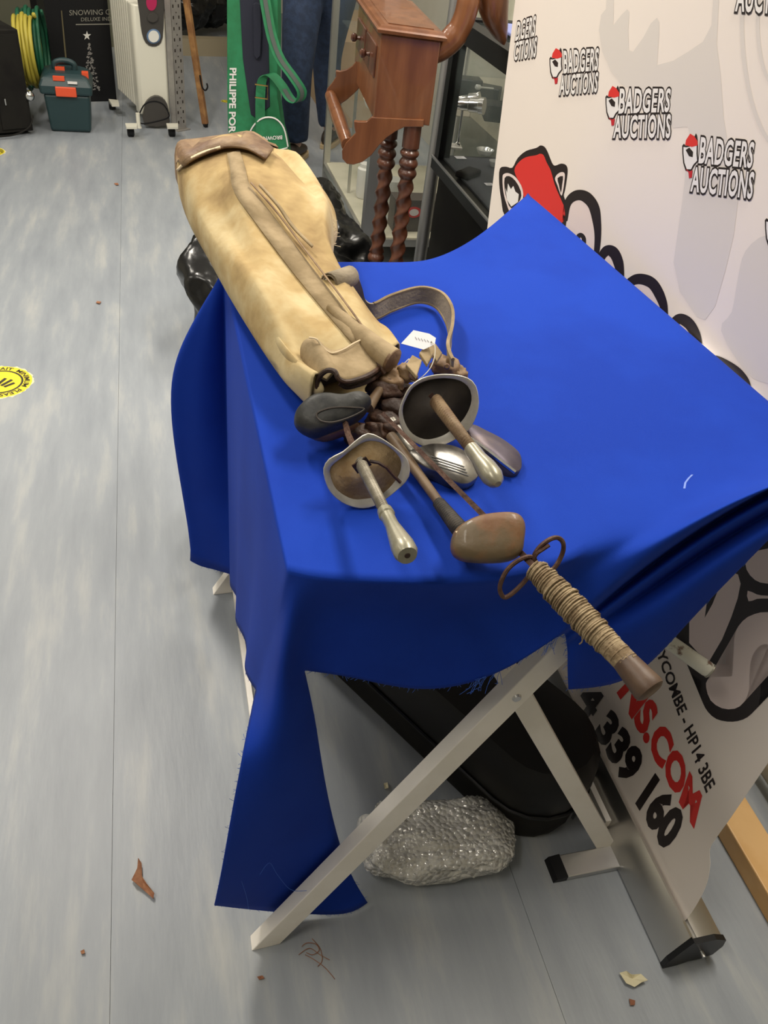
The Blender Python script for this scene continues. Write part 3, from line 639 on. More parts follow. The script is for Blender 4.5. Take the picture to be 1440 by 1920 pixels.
def lump(name, x, y, z, rx, m, label=None, par=ba, el=(1, 1, 1)):
    bm = BM(); bmesh.ops.create_icosphere(bm, subdivisions=3, radius=1); c = Z(x, y, z); ph = random.random()*6
    for v in bm.verts: v.co = c+V((v.co.x*el[0], v.co.y*el[1], v.co.z*el[2]))*rx*(1+.22*math.sin(4*v.co.x+ph)*math.sin(5*v.co.y+ph)+.12*math.sin(9*v.co.z+ph))
    return obj(name, bm, m, par, auto=False, label=label)
for a in [(745, 770, .905, .026), (720, 792, .90, .02), (700, 812, .897, .018), (668, 812, .897, .018), (770, 745, .91, .022), (742, 806, .90, .018), (720, 730, .925, .02)]: lump('crumpled_leather', *a, 'leatherd', el=(1.2, .8, .8))
for a in [(835, 690, .905, .022), (858, 700, .9, .015), (735, 712, .935, .018), (760, 700, .94, .016)]: lump('crumpled_leather', *a, 'leather', el=(1, .9, .8))
bm = BM()
for q in [[(760, 690, .955), (772, 672, .96), (790, 682, .955), (780, 712, .95)], [(785, 668, .957), (796, 655, .96), (812, 668, .955), (800, 690, .95)], [(800, 655, .952), (815, 650, .95), (828, 668, .945), (818, 684, .945)]]: prism(bm, [Z(*p) for p in q], UP*.006)
obj('strap_keeper', bm, 'canvasb', ba, smooth=False, bevel=.001)
bm = BM(); lathe(bm, Z(838, 687, .928), Z(838, 687, .931), [(0, .0045), (1, .003)], 12); obj('rivet', bm, 'leather', ba)
# shoulder strap
bm = BM(); sp = smoothp([Z(*p) for p in [(655, 520, .965), (664, 545, .935), (676, 572, .905), (700, 584, .897), (735, 568, .897), (785, 553, .898), (822, 562, .899), (842, 590, .90), (846, 625, .902), (840, 660, .912), (848, 690, .915)]], 6)
ws = [(V((0, 0, 1))*.03*min(1, i/18)+W*.03*max(0, 1-i/18)+W*.006*math.sin(i*.2)) for i in range(len(sp))]
ribbon(bm, sp, ws, .004); obj('shoulder_strap', bm, 'strapc', ba, label='narrow grey-tan webbing shoulder strap looping over the cloth')
bm = BM()
tube(bm, [p+q*.47 for p, q in zip(sp[18:], ws[18:])], .003, 6); tube(bm, [p-q*.47 for p, q in zip(sp[18:], ws[18:])], .003, 6)
obj('strap_binding', bm, 'canvasb', ba)
bm = BM(); cx_ = [Z(*p) for p in [(622, 512, .985), (630, 520, .985), (638, 528, .98), (633, 540, .975)]]
a, b = Z(618, 532, .985), Z(658, 518, .98)
def roll(bm, a, b, r0, turns=1.6, th=.002):
    d = (b-a); n = 26; rows = []
    x = UP.cross(d).normalized(); y = d.normalized().cross(x)
    for i in range(n):
        t = i/(n-1)*turns*2*math.pi; r = r0*(1-.35*i/n); o = x*(r*math.cos(t))+y*(r*math.sin(t)); rows.append([bm.verts.new(a+o), bm.verts.new(b+o)])
    for A, B in zip(rows, rows[1:]): bm.faces.new((A[0], A[1], B[1], B[0]))
roll(bm, a, b, .016); obj('strap_roll', bm, 'strapc', ba, solid=.002, auto=False)
bm = BM(); lathe(bm, Z(606, 524, .98), Z(617, 528, .985), [(0, .004), (.3, .009), (.8, .008), (1, .004)], 12); obj('strap_stud', bm, 'nickel', ba, label='small pale metal stud on the strap')
# ------------------------------------------------------------------ price tag
tg = root('price_tag', Z(785, 637, .965), 'small white paper price tag tied with string on the golf bag', 'price tag')
c = Z(785, 637, .975); tn = (CAMP-c).normalized(); tn = (tn+UP*.5).normalized()
bm = BM(); prism(bm, [PP(520+x/2.88, 580+y/2.88, c, tn) for x, y in [(668, 185), (735, 113), (820, 132), (856, 155), (850, 190), (790, 218)]], tn*.0006); tgp = obj('tag_paper', bm, 'tag', tg, smooth=False)
bm = BM(); lathe(bm, PP(520+832/2.88, 580+178/2.88, c, tn)+tn*.0008, PP(520+832/2.88, 580+178/2.88, c, tn)+tn*.001, [(0, .0012), (1, .0012)], 10); obj('tag_hole', bm, 'inside', tgp)
bm = BM(); tube(bm, smoothp([PP(520+x/2.88, 580+y/2.88, c, tn)+tn*.002 for x, y in [(832, 178), (850, 200), (848, 260), (825, 320), (780, 368), (735, 392), (705, 372), (690, 345), (665, 318), (690, 290), (712, 270), (700, 300), (672, 318), (662, 330)]], 5), .0007, 5); obj('tag_string', bm, 'string', tg)
bm = BM()
for k in range(5):
    x = 745+k*16; a = PP(520+x/2.88, 580+(150+k*4)/2.88, c, tn)+tn*.0009; b = PP(520+(x+9)/2.88, 580+(166+k*3)/2.88, c, tn)+tn*.0009; tube(bm, [a, b], .0004, 4)
obj('tag_writing', bm, 'pgrey', tgp, label='faint handwritten pencil marks')
# ------------------------------------------------------------------ foils
c5 = lambda pl: [(520+x/2.88, 580+y/2.88) for x, y in pl]
def guard(par, c, n, outer, inner, rimm, padm, depth=.010, deep=.014):
    n = n.normalized(); O = smoothp([PP(x, y, c, n) for x, y in outer], 3, True); I = smoothp([PP(x, y, c-n*depth, n) for x, y in inner], 3, True)
    K = min(len(O), len(I))
    def ang(P):
        cc = sum(P, V())/len(P); a = UP.cross(n).normalized(); b = n.cross(a); q = sorted(P, key=lambda p: math.atan2((p-cc).dot(b), (p-cc).dot(a)))
        out = []
        for k in range(48):
            t = -math.pi+2*math.pi*k/48; out.append(min(q, key=lambda p: abs(((math.atan2((p-cc).dot(b), (p-cc).dot(a))-t+math.pi) % (2*math.pi))-math.pi)))
        return out, cc
    O = smoothp([PP(x, y, c, n) for x, y in outer], 10, True); I = smoothp([PP(x, y, c-n*depth, n) for x, y in inner], 10, True)
    O, oc = ang(O); I, ic = ang(I)
    bm = BM(); loft(bm, [I, O, [p+(p-oc).normalized()*.0012-n*.0012 for p in O], [p-n*.003+(p-ic).normalized()*.001 for p in I], [ic+(p-ic)*.5-n*deep for p in I], [ic+(p-ic)*.1-n*deep for p in I]], cap=True)
    g = obj('guard', bm, rimm, par, auto=False)
    bm = BM(); loft(bm, [[p+n*.0008 for p in I], [ic+(p-ic)*.96-n*.001 for p in I], [ic+(p-ic)*.5-n*.004 for p in I], [ic+(p-ic)*.1-n*.005 for p in I]], cap=True); obj('guard_pad', bm, padm, g, auto=False); return g
def wrapped(name, a, b, r0, r1, m, par, turns=38, wr=.0007, seg=8, flat=1.0):
    bm = BM(); d = (b-a); t_ = d.normalized(); x = (UP-t_*UP.dot(t_)).normalized(); y = t_.cross(x); n = turns*10; pts = []
    lathe(bm, a, b, [(0, r0), (1, r1)], 14, sx=1, sy=flat)
    for i in range(n+1):
        f = i/n; r = r0+(r1-r0)*f; th = f*turns*2*math.pi; pts.append(a+d*f+x*(r*math.cos(th))+y*(r*flat*math.sin(th)))
    rings = []
    for i, p in enumerate(pts):
        f = i/n; th = f*turns*2*math.pi; o = x*math.cos(th)+y*math.sin(th)
        rings.append([bm.verts.new(p+t_*wr), bm.verts.new(p+o*wr), bm.verts.new(p-t_*wr)])
    for A, B in zip(rings, rings[1:]):
        for k in range(2): bm.faces.new((A[k], A[k+1], B[k+1], B[k]))
    return obj(name, bm, m, par, auto=False)
f1 = root('fencing_foil', Z(687, 885, .88), 'fencing foil with white-rimmed tan-padded guard and grey wire grip lying by the table corner', 'fencing foil', 'fencing foils in the golf bag')
g1 = Z(676, 868, .936); e1 = Z(764, 1042, .962); n1 = (e1-g1).normalized()
guard(f1, g1, (n1+(CAMP-g1).normalized()*.4), c5([(490, 675), (550, 695), (620, 740), (690, 800), (712, 860), (700, 920), (640, 980), (560, 1040), (500, 1068), (430, 1070), (350, 1040), (290, 985), (262, 920), (255, 860), (285, 810), (360, 770), (430, 710)]),
      c5([(485, 712), (560, 720), (625, 760), (665, 815), (660, 880), (615, 950), (550, 1005), (480, 1020), (400, 1020), (320, 970), (288, 900), (290, 850), (350, 800), (420, 745)]), 'rim', 'pad')
m1 = g1.lerp(e1, .56); wrapped('grip', g1, m1, .0085, .0075, 'wire', f1, 34, flat=.75)
bm = BM(); lathe(bm, m1, e1, [(0, .0085), (.1, .009), (.12, .0075), (.35, .0075), (.8, .0125), (.93, .0125), (1, .010)], 20); pm = obj('pommel', bm, 'nickel', f1)
bm = BM(); lathe(bm, e1, e1+n1*.0006, [(0, .0032), (1, .0028)], 12); obj('pommel_hole', bm, 'leatherd', pm)
bm = BM(); tube(bm, [g1-n1*.012, Z(652, 812, .93), Z(640, 760, .93)], [.005, .004, .0035], 4); obj('blade', bm, 'rust', f1)
bm = BM(); prism(bm, [g1+n1*.004+q for q in [W*.012, W*.004+UP*.012, -W*.012, -W*.004-UP*.012]], n1*.002); obj('grip_collar', bm, 'leatherd', f1)
bm = BM(); pts = [PP(520+x/2.88, 580+y/2.88, g1+n1*.002, n1+(CAMP-g1).normalized()*.4) for x, y in [(500, 820), (545, 828), (590, 855), (630, 900), (665, 935)]]; tube(bm, pts, .0022, 6); obj('pad_tear', bm, 'leatherd', f1)
f2 = root('fencing_foil', Z(825, 765, .88), 'fencing foil with round guard, dark pad and brown leather grip ending in a pale pommel', 'fencing foil', 'fencing foils in the golf bag')
g2 = Z(817, 752, .955); e2 = Z(934, 908, .955); n2 = (e2-g2).normalized()
guard(f2, g2, (n2*.6+(CAMP-g2).normalized()*.8), c5([(690, 470), (730, 410), (800, 370), (900, 355), (1000, 365), (1060, 400), (1083, 470), (1080, 550), (1040, 640), (980, 690), (900, 730), (830, 745), (760, 725), (700, 680), (668, 620), (662, 550)]),
      c5([(697, 480), (735, 422), (805, 385), (900, 372), (985, 385), (1038, 430), (1045, 505), (1005, 590), (940, 650), (880, 685), (800, 700), (730, 670), (690, 610), (677, 540)]), 'rim', 'padd', depth=.012)
m2 = g2.lerp(e2, .62); wrapped('grip', g2, m2, .0105, .0085, 'gripl', f2, 26, .0005, flat=.8)
bm = BM(); lathe(bm, m2-n2*.004, e2, [(0, .009), (.1, .0098), (.3, .0098), (.55, .0125), (.8, .0128), (.93, .0095), (1, .004)], 20); obj('pommel', bm, 'nickel', f2)
bm = BM(); tube(bm, [g2-n2*.012, Z(780, 712, .945), Z(742, 690, .94)], [.005, .004, .0035], 4); obj('blade', bm, 'rust', f2)
# figure-of-eight guard foil
f3 = root('fencing_foil', Z(1000, 1060, .88), 'old rusty foil with figure-of-eight ring guard and twine-bound grip pointing off the table edge', 'fencing foil', 'fencing foils in the golf bag')
a3 = Z(718, 776, .925); b3 = Z(994, 1054, .914); s3 = Z(1003, 1066, .914); t3 = Z(1178, 1246, .905); u3 = Z(1214, 1290, .9); n3 = (t3-s3).normalized()
bm = BM(); tube(bm, [a3, b3+n3*.012], [.0036, .0048], 4); obj('blade', bm, 'rust', f3, smooth=False)
cg = Z(1000, 1052, .914); ng = (n3*.7+(CAMP-cg).normalized()*.7)
for pl in ([(939, 1112), (938, 1096), (950, 1070), (970, 1052), (990, 1044), (1002, 1048), (1003, 1060), (990, 1082), (968, 1106), (948, 1120)],
           [(1004, 1066), (1001, 1046), (1010, 1028), (1028, 1013), (1044, 1008), (1055, 1016), (1056, 1032), (1048, 1052), (1036, 1068), (1020, 1076)]):
    bm = BM(); tube(bm, smoothp([PP(x, y, cg, ng) for x, y in pl], 5, True), .0027, 8, closed=True); obj('guard_ring', bm, 'rust', f3)
bm = BM(); tube(bm, smoothp([PP(x, y, cg+n3*.004, ng) for x, y in [(1006, 1075), (1000, 1058), (1005, 1040), (1018, 1030), (1030, 1022)]], 5), .0022, 6); obj('guard_bar', bm, 'rust', f3)
bm = BM(); lathe(bm, s3, t3, [(0, .0105), (.15, .0125), (.5, .0140), (.8, .0125), (1, .0125)], 16); gr = obj('grip', bm, 'twine', f3)
bm = BM(); d3 = t3-s3; x3 = (UP-n3*UP.dot(n3)).normalized(); y3 = n3.cross(x3); TN = 44; pts = []
for i in range(TN*12+1):
    f = i/(TN*12); r = (.0115+.0035*math.sin(math.pi*min(1, f*1.15)))*(1+.05*math.sin(i*.37)+.04*math.sin(i*.11)); th = i/12*2*math.pi; fj = f+.0045*math.sin(i*.19)+.003*math.sin(i*.53)
    pts.append(s3+d3*max(0, min(1, fj))+x3*(r*math.cos(th))+y3*(r*math.sin(th)))
tube(bm, pts, .0013, 5)
tube(bm, smoothp([Z(1098, 1148, .92), Z(1088, 1172, .905), Z(1092, 1200, .895), Z(1086, 1208, .89)], 4), .0008, 5); tube(bm, smoothp([Z(1098, 1165, .92), Z(1105, 1190, .9), Z(1112, 1206, .89)], 4), .0008, 5)
obj('twine_binding', bm, 'twine', f3)
bm = BM(); lathe(bm, t3-n3*.006, u3+n3*.006, [(0, .0125), (.25, .0135), (.6, .0150), (.85, .0162), (.95, .0152), (1, .0115)], 22); obj('pommel', bm, 'woodp', f3)
# ------------------------------------------------------------------ golf clubs
k1 = root('golf_club', Z(625, 785, .878), 'wooden golf club whose blackened head shows beside the rolled bag mouth', 'golf club', 'golf clubs in the bag')
c = Z(622, 782, .925); nn = ((CAMP-c).normalized()+V((0, 0, .5))).normalized()
bm = BM(); pillow(bm, None, nn, .05, pts=[PP(x, y, c, nn) for x, y in c5([(90, 600), (105, 545), (175, 482), (260, 466), (350, 475), (430, 458), (480, 464), (507, 492), (500, 530), (460, 580), (400, 622), (300, 662), (200, 690), (140, 672), (100, 640)])], prof=((1, 0), (.97, .4), (.9, .75), (.7, .95), (.2, 1)))
obj('club_head', bm, 'bwood', k1, auto=False)
bm = BM(); pillow(bm, None, nn, .03, pts=[PP(x, y, c-nn*.018, nn) for x, y in c5([(160, 668), (300, 640), (430, 612), (432, 640), (380, 672), (300, 702), (240, 712), (180, 694)])]); obj('sole_plate', bm, 'persim', k1, auto=False, label='bare orange-brown wood under the head')
bm = BM(); q = [PP(x, y, c+nn*.0255, nn) for x, y in c5([(215, 560), (300, 530), (420, 530), (470, 540), (400, 580), (300, 610), (230, 600)])]; tube(bm, smoothp(q, 4, True), .0012, 5, closed=True); obj('face_insert', bm, 'padd', k1)
bm = BM(); tube(bm, [Z(690, 765, .925), Z(712, 730, .93)], [.008, .006], 10); obj('shaft', bm, 'shaft', k1)
k2 = root('golf_club', Z(915, 1010, .878), 'wooden golf club with scuffed orange-brown head at the end of a dark wrapped shaft', 'golf club', 'golf clubs in the bag')
c = Z(915, 1008, .917); nn = ((CAMP-c).normalized()+V((0, 0, .3))).normalized()
bm = BM(); pillow(bm, None, nn, .05, pts=[PP(x, y, c, nn) for x, y in [(845, 1034), (848, 1004), (866, 984), (900, 968), (945, 962), (972, 966), (984, 984), (983, 1012), (976, 1040), (948, 1053), (900, 1055), (862, 1050)]], prof=((1, 0), (.99, .3), (.95, .5), (.88, .62), (.6, .72), (.2, .74)))
obj('club_head', bm, 'persim', k2, auto=False)
bm = BM(); tube(bm, smoothp([PP(x, y, c+nn*.013, nn) for x, y in [(856, 1000), (880, 982), (915, 970), (950, 967), (972, 972)]], 4), .0022, 6); obj('face_edge', bm, 'thread', k2, label='pale worn top edge')
bm = BM(); tube(bm, [Z(733, 818, .905), Z(800, 910, .902), Z(826, 946, .901)], [.0075, .0062, .006], 12); obj('shaft', bm, 'shaft', k2)
wrapped('shaft_wrap', Z(822, 942, .901), Z(868, 1000, .905), .0072, .0105, 'dgrip', k2, 18, .0008)
k3 = root('golf_club', Z(850, 880, .878), 'iron golf club with scratched bright steel head below the round foil guard', 'golf club', 'golf clubs in the bag')
c = Z(840, 868, .895); nn = (UP*1+(-D)*.35+W*.1).normalized()
bm = BM(); pillow(bm, None, nn, .022, pts=[PP(x, y, c, nn) for x, y in c5([(700, 790), (760, 760), (830, 745), (930, 755), (1010, 790), (1070, 830), (1088, 872), (1070, 930), (1015, 965), (950, 955), (860, 905), (780, 870)])], prof=((1, 0), (.985, .7), (.95, .95), (.3, 1)))
hd = obj('club_head', bm, 'chrome', k3, auto=False)
bm = BM()
for k in range(4): tube(bm, [PP(*q, c+nn*.0115, nn) for q in c5([(830+14*k, 792+18*k), (1010+8*k, 850+16*k)])], .0009, 4)
obj('face_groove', bm, 'alud', hd)
bm = BM(); tube(bm, smoothp([Z(*p) for p in [(735, 790, .905), (752, 815, .902), (768, 838, .899), (790, 858, .895), (815, 868, .892)]], 4), [.008]*8+[.009]*9, 12); obj('hosel', bm, 'steel', k3)
k4 = root('golf_club', Z(940, 850, .878), 'iron golf club with purplish tarnished head lying furthest right on the cloth', 'golf club', 'golf clubs in the bag')
c = Z(925, 850, .892); nn = (UP*1+(-D)*.2+W*.3).normalized()
bm = BM(); pillow(bm, None, nn, .018, pts=[PP(x, y, c, nn) for x, y in c5([(1000, 650), (1040, 640), (1100, 668), (1200, 720), (1288, 790), (1308, 850), (1296, 892), (1250, 892), (1150, 810), (1060, 740)])], prof=((1, 0), (.985, .7), (.95, .95), (.3, 1)))
hd = obj('club_head', bm, 'purple', k4, auto=False)
bm = BM(); tube(bm, smoothp([PP(x, y, c+nn*.009, nn) for x, y in c5([(1030, 690), (1110, 745), (1200, 815), (1285, 880)])], 3), [.003]*10, 6); obj('sole_edge', bm, 'silver', hd, label='bright polished edge')
bm = BM(); tube(bm, [Z(885, 812, .9), Z(845, 775, .91), Z(790, 730, .93)], [.007, .006, .006], 10); obj('hosel', bm, 'purple', k4)
# ------------------------------------------------------------------ things under and around the table
from mathutils import noise
u_ = (W*-.5+D*.866).normalized(); v_ = u_.cross(UP)*-1
def stadium(c, L, r, z, n=10):
    pts = []
    for k in range(n+1): t = math.pi+math.pi*k/n; pts.append(c+v_*(r*math.cos(t))*-1+u_*(r*math.sin(t))+UP*z)
    e = c+u_*L
    for k in range(n+1): t = math.pi*k/n; pts.append(e+v_*(r*math.cos(t))*-1+u_*(r*math.sin(t))+UP*z)
    return pts
A_ = SB(.655, .785)
cs = root('black_case', A_, 'long black round-ended case lying on the floor beneath the table', 'case')
bm = BM(); loft(bm, [stadium(A_, 1.0, r, z) for r, z in [(.085, 0), (.105, .008), (.112, .03), (.114, .10), (.108, .104)]]); obj('case_base', bm, 'blackm', cs)
bm = BM(); loft(bm, [stadium(A_, 1.0, r, z) for r, z in [(.108, .104), (.118, .108), (.122, .13), (.118, .19), (.10, .225), (.07, .232)]]); obj('case_lid', bm, mat('case_lid', (.007, .0065, .006), .42, spec=.25), cs)
bm = BM(); P = stadium(A_, 1.0, .121, .106); tube(bm, P, .004, 6, closed=True); obj('lid_seam', bm, 'black', cs)
bm = BM(); c = A_-u_*.122+UP*.105; box(bm, c-v_*.02-UP*.02, v_*.04, -u_*.006, UP*.035); obj('latch', bm, 'black', cs, smooth=False)
# bubble wrapped parcel
pc = root('bubble_wrap_parcel', Z(815, 1610, 0), 'lumpy parcel in clear bubble wrap on the floor behind the white leg', 'parcel')
bm = BM(); bmesh.ops.create_icosphere(bm, subdivisions=5, radius=1); a, b = Z(680, 1600, .0), Z(955, 1590, .0); cc = (a+b)/2+UP*.043; ax = (b-a)/2; ay = UP.cross(ax).normalized()*.075
for v in bm.verts:
    x, y, z = v.co; f = lambda q: math.copysign(abs(q)**.5, q); x, y, z = f(x), f(y), f(z)
    n = noise.noise(V((x*1.8, y*1.8, z*1.8)))*.22+abs(noise.noise(V((x*3.5, y*3.5, z*3.5+4))))*-.14
    t = 1-.16*max(0, x)*(1-z) - .12*max(0, -x-.4)
    v.co = cc+ax*x*(1+.4*n)+ay*y*(1+n)*t+UP*(.041*z*(1+n)*t)
    if v.co.z < .002: v.co.z = .002
wrap = obj('wrap', bm, 'bubble', pc, auto=False)
bm = BM(); bm.from_mesh(wrap.data); cw0 = sum((v.co for v in bm.verts), V())/len(bm.verts)
for v in bm.verts: v.co = cw0+(v.co-cw0)*.86+V((0, 0, -.002))+wloc(wrap)
obj('wrapped_item', bm, mat('wrapped_item', (.22, .21, .18), .4, c2=(.75, .73, .66), scale=20, lo=.42, hi=.6), pc, auto=False)
bm = BM(); rows = []
fl2 = [[Z(x, y, z) for x, y, z in r] for r in [[(672, 1530, .06), (668, 1560, .04), (676, 1590, .02)], [(690, 1524, .085), (684, 1560, .07), (690, 1600, .03)], [(725, 1530, .098), (722, 1565, .09), (730, 1610, .05)]]]
loft(bm, fl2, cap=False, close=False); obj('wrap_flap', bm, 'bubble', pc, sub=2, solid=.003, auto=False)
rng = random.Random(3); bm = BM(); vs = [v.co.copy() for v in wrap.data.vertices]; nr = [v.normal.copy() for v in wrap.data.vertices]
for i in range(1700):
    k = rng.randrange(len(vs)); 
    if nr[k].z < -.3: continue
    p = vs[k]+wloc(wrap); q = nr[k]; a = UP.cross(q); a = a.normalized() if a.length > .01 else V((1, 0, 0)); b = q.cross(a)
    base = [bm.verts.new(p+(a*math.cos(t*math.pi/3)+b*math.sin(t*math.pi/3))*.0034) for t in range(6)]; topv = bm.verts.new(p+q*.0019)
    for t in range(6): bm.faces.new((base[t], base[(t+1) % 6], topv))
obj('bubbles', bm, 'bubble', pc, kind='stuff')
# litter on the floor
def scrap(name, pts, m, label, cat, group=None, h=.004, z=.0012):
    bm = BM(); P = [Z(x, y, z) for x, y in pts]; c = sum(P, V())/len(P); vs = [bm.verts.new(p+UP*(h*(.4+.6*math.sin(i*2.3)**2))) for i, p in enumerate(P)]; cv = bm.verts.new(c+UP*h*.2)
    for i in range(len(vs)): bm.faces.new((vs[i], vs[(i+1) % len(vs)], cv))
    o = obj(name, bm, m, smooth=False, solid=.0006); return tag(o, label, cat, group)
scrap('paper_scrap', [(1160, 1826), (1172, 1824), (1180, 1832), (1188, 1830), (1200, 1828), (1211, 1842), (1200, 1846), (1188, 1853), (1172, 1846)], 'crumb', 'torn cream paper scrap on the floor by the banner base end', 'scrap', h=.012)
scrap('leaf_fragment', [(1179, 1873), (1190, 1877), (1189, 1886), (1181, 1886)], 'leaf', 'small reddish leaf fragment below the cream paper scrap', 'leaf')
scrap('dry_leaf', [(247, 1652), (258, 1632), (260, 1614), (266, 1622), (266, 1645), (276, 1662), (290, 1680), (288, 1688), (270, 1672), (254, 1660)], 'leaf', 'curled brown dry leaf on the open floor left of the table', 'leaf', h=.012)
scrap('leaf_fragment', [(151, 1784), (158, 1781), (160, 1789), (153, 1790)], 'leaf', 'tiny brown leaf crumb on the floor at the lower left', 'leaf')
scrap('leaf_fragment', [(482, 1832), (492, 1830), (496, 1836), (486, 1838)], 'leaf', 'tiny brown leaf crumb on the floor beneath the white table foot', 'leaf')
scrap('leaf_fragment', [(182, 565), (190, 567), (187, 571), (180, 569)], 'leaf', 'brown speck on the floor left of the black bin bag', 'leaf')
scrap('leaf_fragment', [(214, 344), (221, 344), (223, 348), (217, 348)], 'leaf', 'dark speck on the floor in front of the oil radiator', 'leaf')
scrap('wood_chip', [(719, 1470), (726, 1469), (728, 1480), (721, 1481)], 'crumb', 'small pale chip on the shaded floor behind the near table leg', 'chip', h=.006)
bm = BM(); rng = random.Random(5)
for q in [[(566, 1775), (575, 1768), (592, 1770), (598, 1782), (586, 1790), (574, 1786)], [(572, 1790), (590, 1800), (610, 1815), (628, 1836)], [(585, 1760), (600, 1778), (604, 1800), (596, 1812)], [(560, 1790), (580, 1778), (600, 1790), (618, 1800)]]: tube(bm, smoothp([Z(*p, .0015+rng.random()*.003) for p in q], 5), .0006, 4)
tag(obj('hair_tangle', bm, 'leaf'), 'wispy brown hair tangle on the floor beside the white table foot', 'dust')
# floor stickers
def FLR(x, y, k=1): return Z(x, y, .0003*k)
def sticker(cx, cy, px, py, label, txt):
    c = FLR(cx, cy); R_ = (FLR(cx+px, cy)-c).length; st = root('floor_sticker', V((c.x, c.y, 0)), label, 'sticker', None); rg = random.Random(cx)
    def disc(r, m, k, nm, jag=0):
        bm = BM(); vs = [bm.verts.new(c+V((math.cos(t*math.pi/32), math.sin(t*math.pi/32), 0))*r*R_*(1-jag*rg.random())+UP*.0003*k) for t in range(64)]; bm.faces.new(vs); return obj(nm, bm, m, st, smooth=False)
    disc(1, 'goldw', 0, 'sticker_edge', .10); disc(.92, 'yellow', 1, 'sticker_face', .03)
    bm = BM(); n = 48; I = [c+V((math.cos(t*2*math.pi/n), math.sin(t*2*math.pi/n), 0))*.60*R_+UP*.0006 for t in range(n)]; O = [c+V((math.cos(t*2*math.pi/n), math.sin(t*2*math.pi/n), 0))*.66*R_+UP*.0006 for t in range(n)]
    I = [bm.verts.new(p) for p in I]; O = [bm.verts.new(p) for p in O]
    for t in range(n): bm.faces.new((I[t], I[(t+1) % n], O[(t+1) % n], O[t]))
    obj('sticker_ring', bm, 'dkprint', st, smooth=False)
    vs, fs = text_mesh(txt, .02); xm = max(v[0] for v in vs); bm = BM(); out = []
    for v in vs:
        th = 2.35-v[0]/xm*5.6; r = (.69+v[1]*.22)*R_; out.append(bm.verts.new(c+V((math.cos(th)*r, math.sin(th)*r, .0009))))
    for f in fs:
        try: bm.faces.new([out[i] for i in f])
        except ValueError: pass
    obj('sticker_lettering', bm, 'dkprint', st, smooth=False)
    bm = BM()
    for dx, dy, l, an in [(.0, .0, .45, 1.4), (.13, .02, .42, 1.2), (.24, -.02, .34, 1.0), (-.13, -.02, .36, 1.7)]:
        d = V((math.cos(an), math.sin(an), 0)); p = c+V((dx, dy-.22, 0))*R_+UP*.0012; q = UP.cross(d); quadm(bm, [p-q*.045*R_, p+q*.045*R_, p+q*.045*R_+d*l*R_, p-q*.045*R_+d*l*R_])
    obj('sticker_hand', bm, 'dkprint', st, kind='stuff', smooth=False)
sticker(0, 716, 66, 46, 'worn round yellow warning sticker on the floor at the left edge of the photo', 'WAIT  MINIMUM  PLEASE KEEP APART')
sticker(-22, 284, 34, 17, 'worn yellow sticker on the floor in front of the black cabinet', 'PLEASE KEEP YOUR DISTANCE')
sticker(424, 190, 10, 7, 'small yellow sticker on the floor beside the green slip', 'PLEASE KEEP YOUR DISTANCE')
# cream panel and pine beam at the right
pb = BM(); box(pb, SB(1.035, -.2, .0), W*.075, D*1.35, UP*.05); tag(obj('pine_beam', pb, 'pine', bevel=.003, smooth=False), 'varnished pine beam on the floor behind the banner base', 'beam')
cp = root('wall_radiator', SB(1.22, .4, 0), 'cream ribbed metal radiator with thin wires behind the pine beam', 'radiator')
pr_ = []
for k in range(0, 40): pr_.append((1.2+.012*math.cos(k*math.pi/2.0+.8) if k % 2 else 1.2, .04+k*.022))
bm = BM(); rows = []
for k in range(80):
    z = .02+k*.011; s = 1.2+.007*math.sin(z*2*math.pi/.085); rows.append([SB(s, -.4, z), SB(s, 1.38, z)])
loft(bm, rows, cap=False, close=False); obj('ribbed_sheet', bm, 'cream', cp, solid=.01)
for t in (.25, .42, .58, .8, 1.1):
    bm = BM(); tube(bm, smoothp([SB(1.185, t+.02, .9), SB(1.180, t, .5), SB(1.182, t-.01, .2), SB(1.17, t-.02, .02)], 4), .002, 6); obj('wire', bm, 'cream', cp)
# chipped white handle between cloth and banner
hd_ = root('painted_stick', Z(1290, 1225, .52), 'chipped white-painted round stick poking out below the right cloth corner', 'stick')
a, b = Z(1200, 1165, .60), Z(1330, 1257, .57); bm = BM(); lathe(bm, a, b, [(0, .0115), (.5, .012), (.97, .0125), (1, .0115)], 18); sh = obj('painted_shaft', bm, 'chip', hd_)
bm = BM(); d = (b-a).normalized(); lathe(bm, b, b+d*.004, [(0, .0125), (.6, .0125), (1, .010)], 18); obj('end_cap', bm, 'steel', hd_)
# ------------------------------------------------------------------ bin bags
def binbag(label, c, r, seed, group=None, name='bin_bag'):
    bm = BM(); bmesh.ops.create_icosphere(bm, subdivisions=5, radius=1); o = V((seed*3.1, seed*1.7, 0))
    for v in bm.verts:
        p = v.co.copy(); n = noise.noise(p*1.4+o)*.25+(abs(noise.noise(p*2.2+o))-.2)*-.26+(abs(noise.noise(V((p.x*6, p.y*6, p.z*2))+o))-.2)*-.07
        v.co = c+V((p.x*r[0]*(1+n), p.y*r[1]*(1+n), p.z*r[2]*(1+n)))
        if v.co.z < .003: v.co.z = .003
    return tag(obj(name, bm, 'bag', auto=False), label, 'bag', group)
binbag('shiny black bin bag on the floor left of the table, below the golf bag', SB(.30, 2.72, .21), (.22, .24, .24), 1)
binbag('shiny black bin bag on the floor between the golf bag and the glass cabinet', SB(.60, 3.05, .16), (.24, .28, .20), 2)
binbag('small black bin bag against the foot of the glass cabinet', SB(.72, 3.72, .12), (.13, .16, .15), 3)
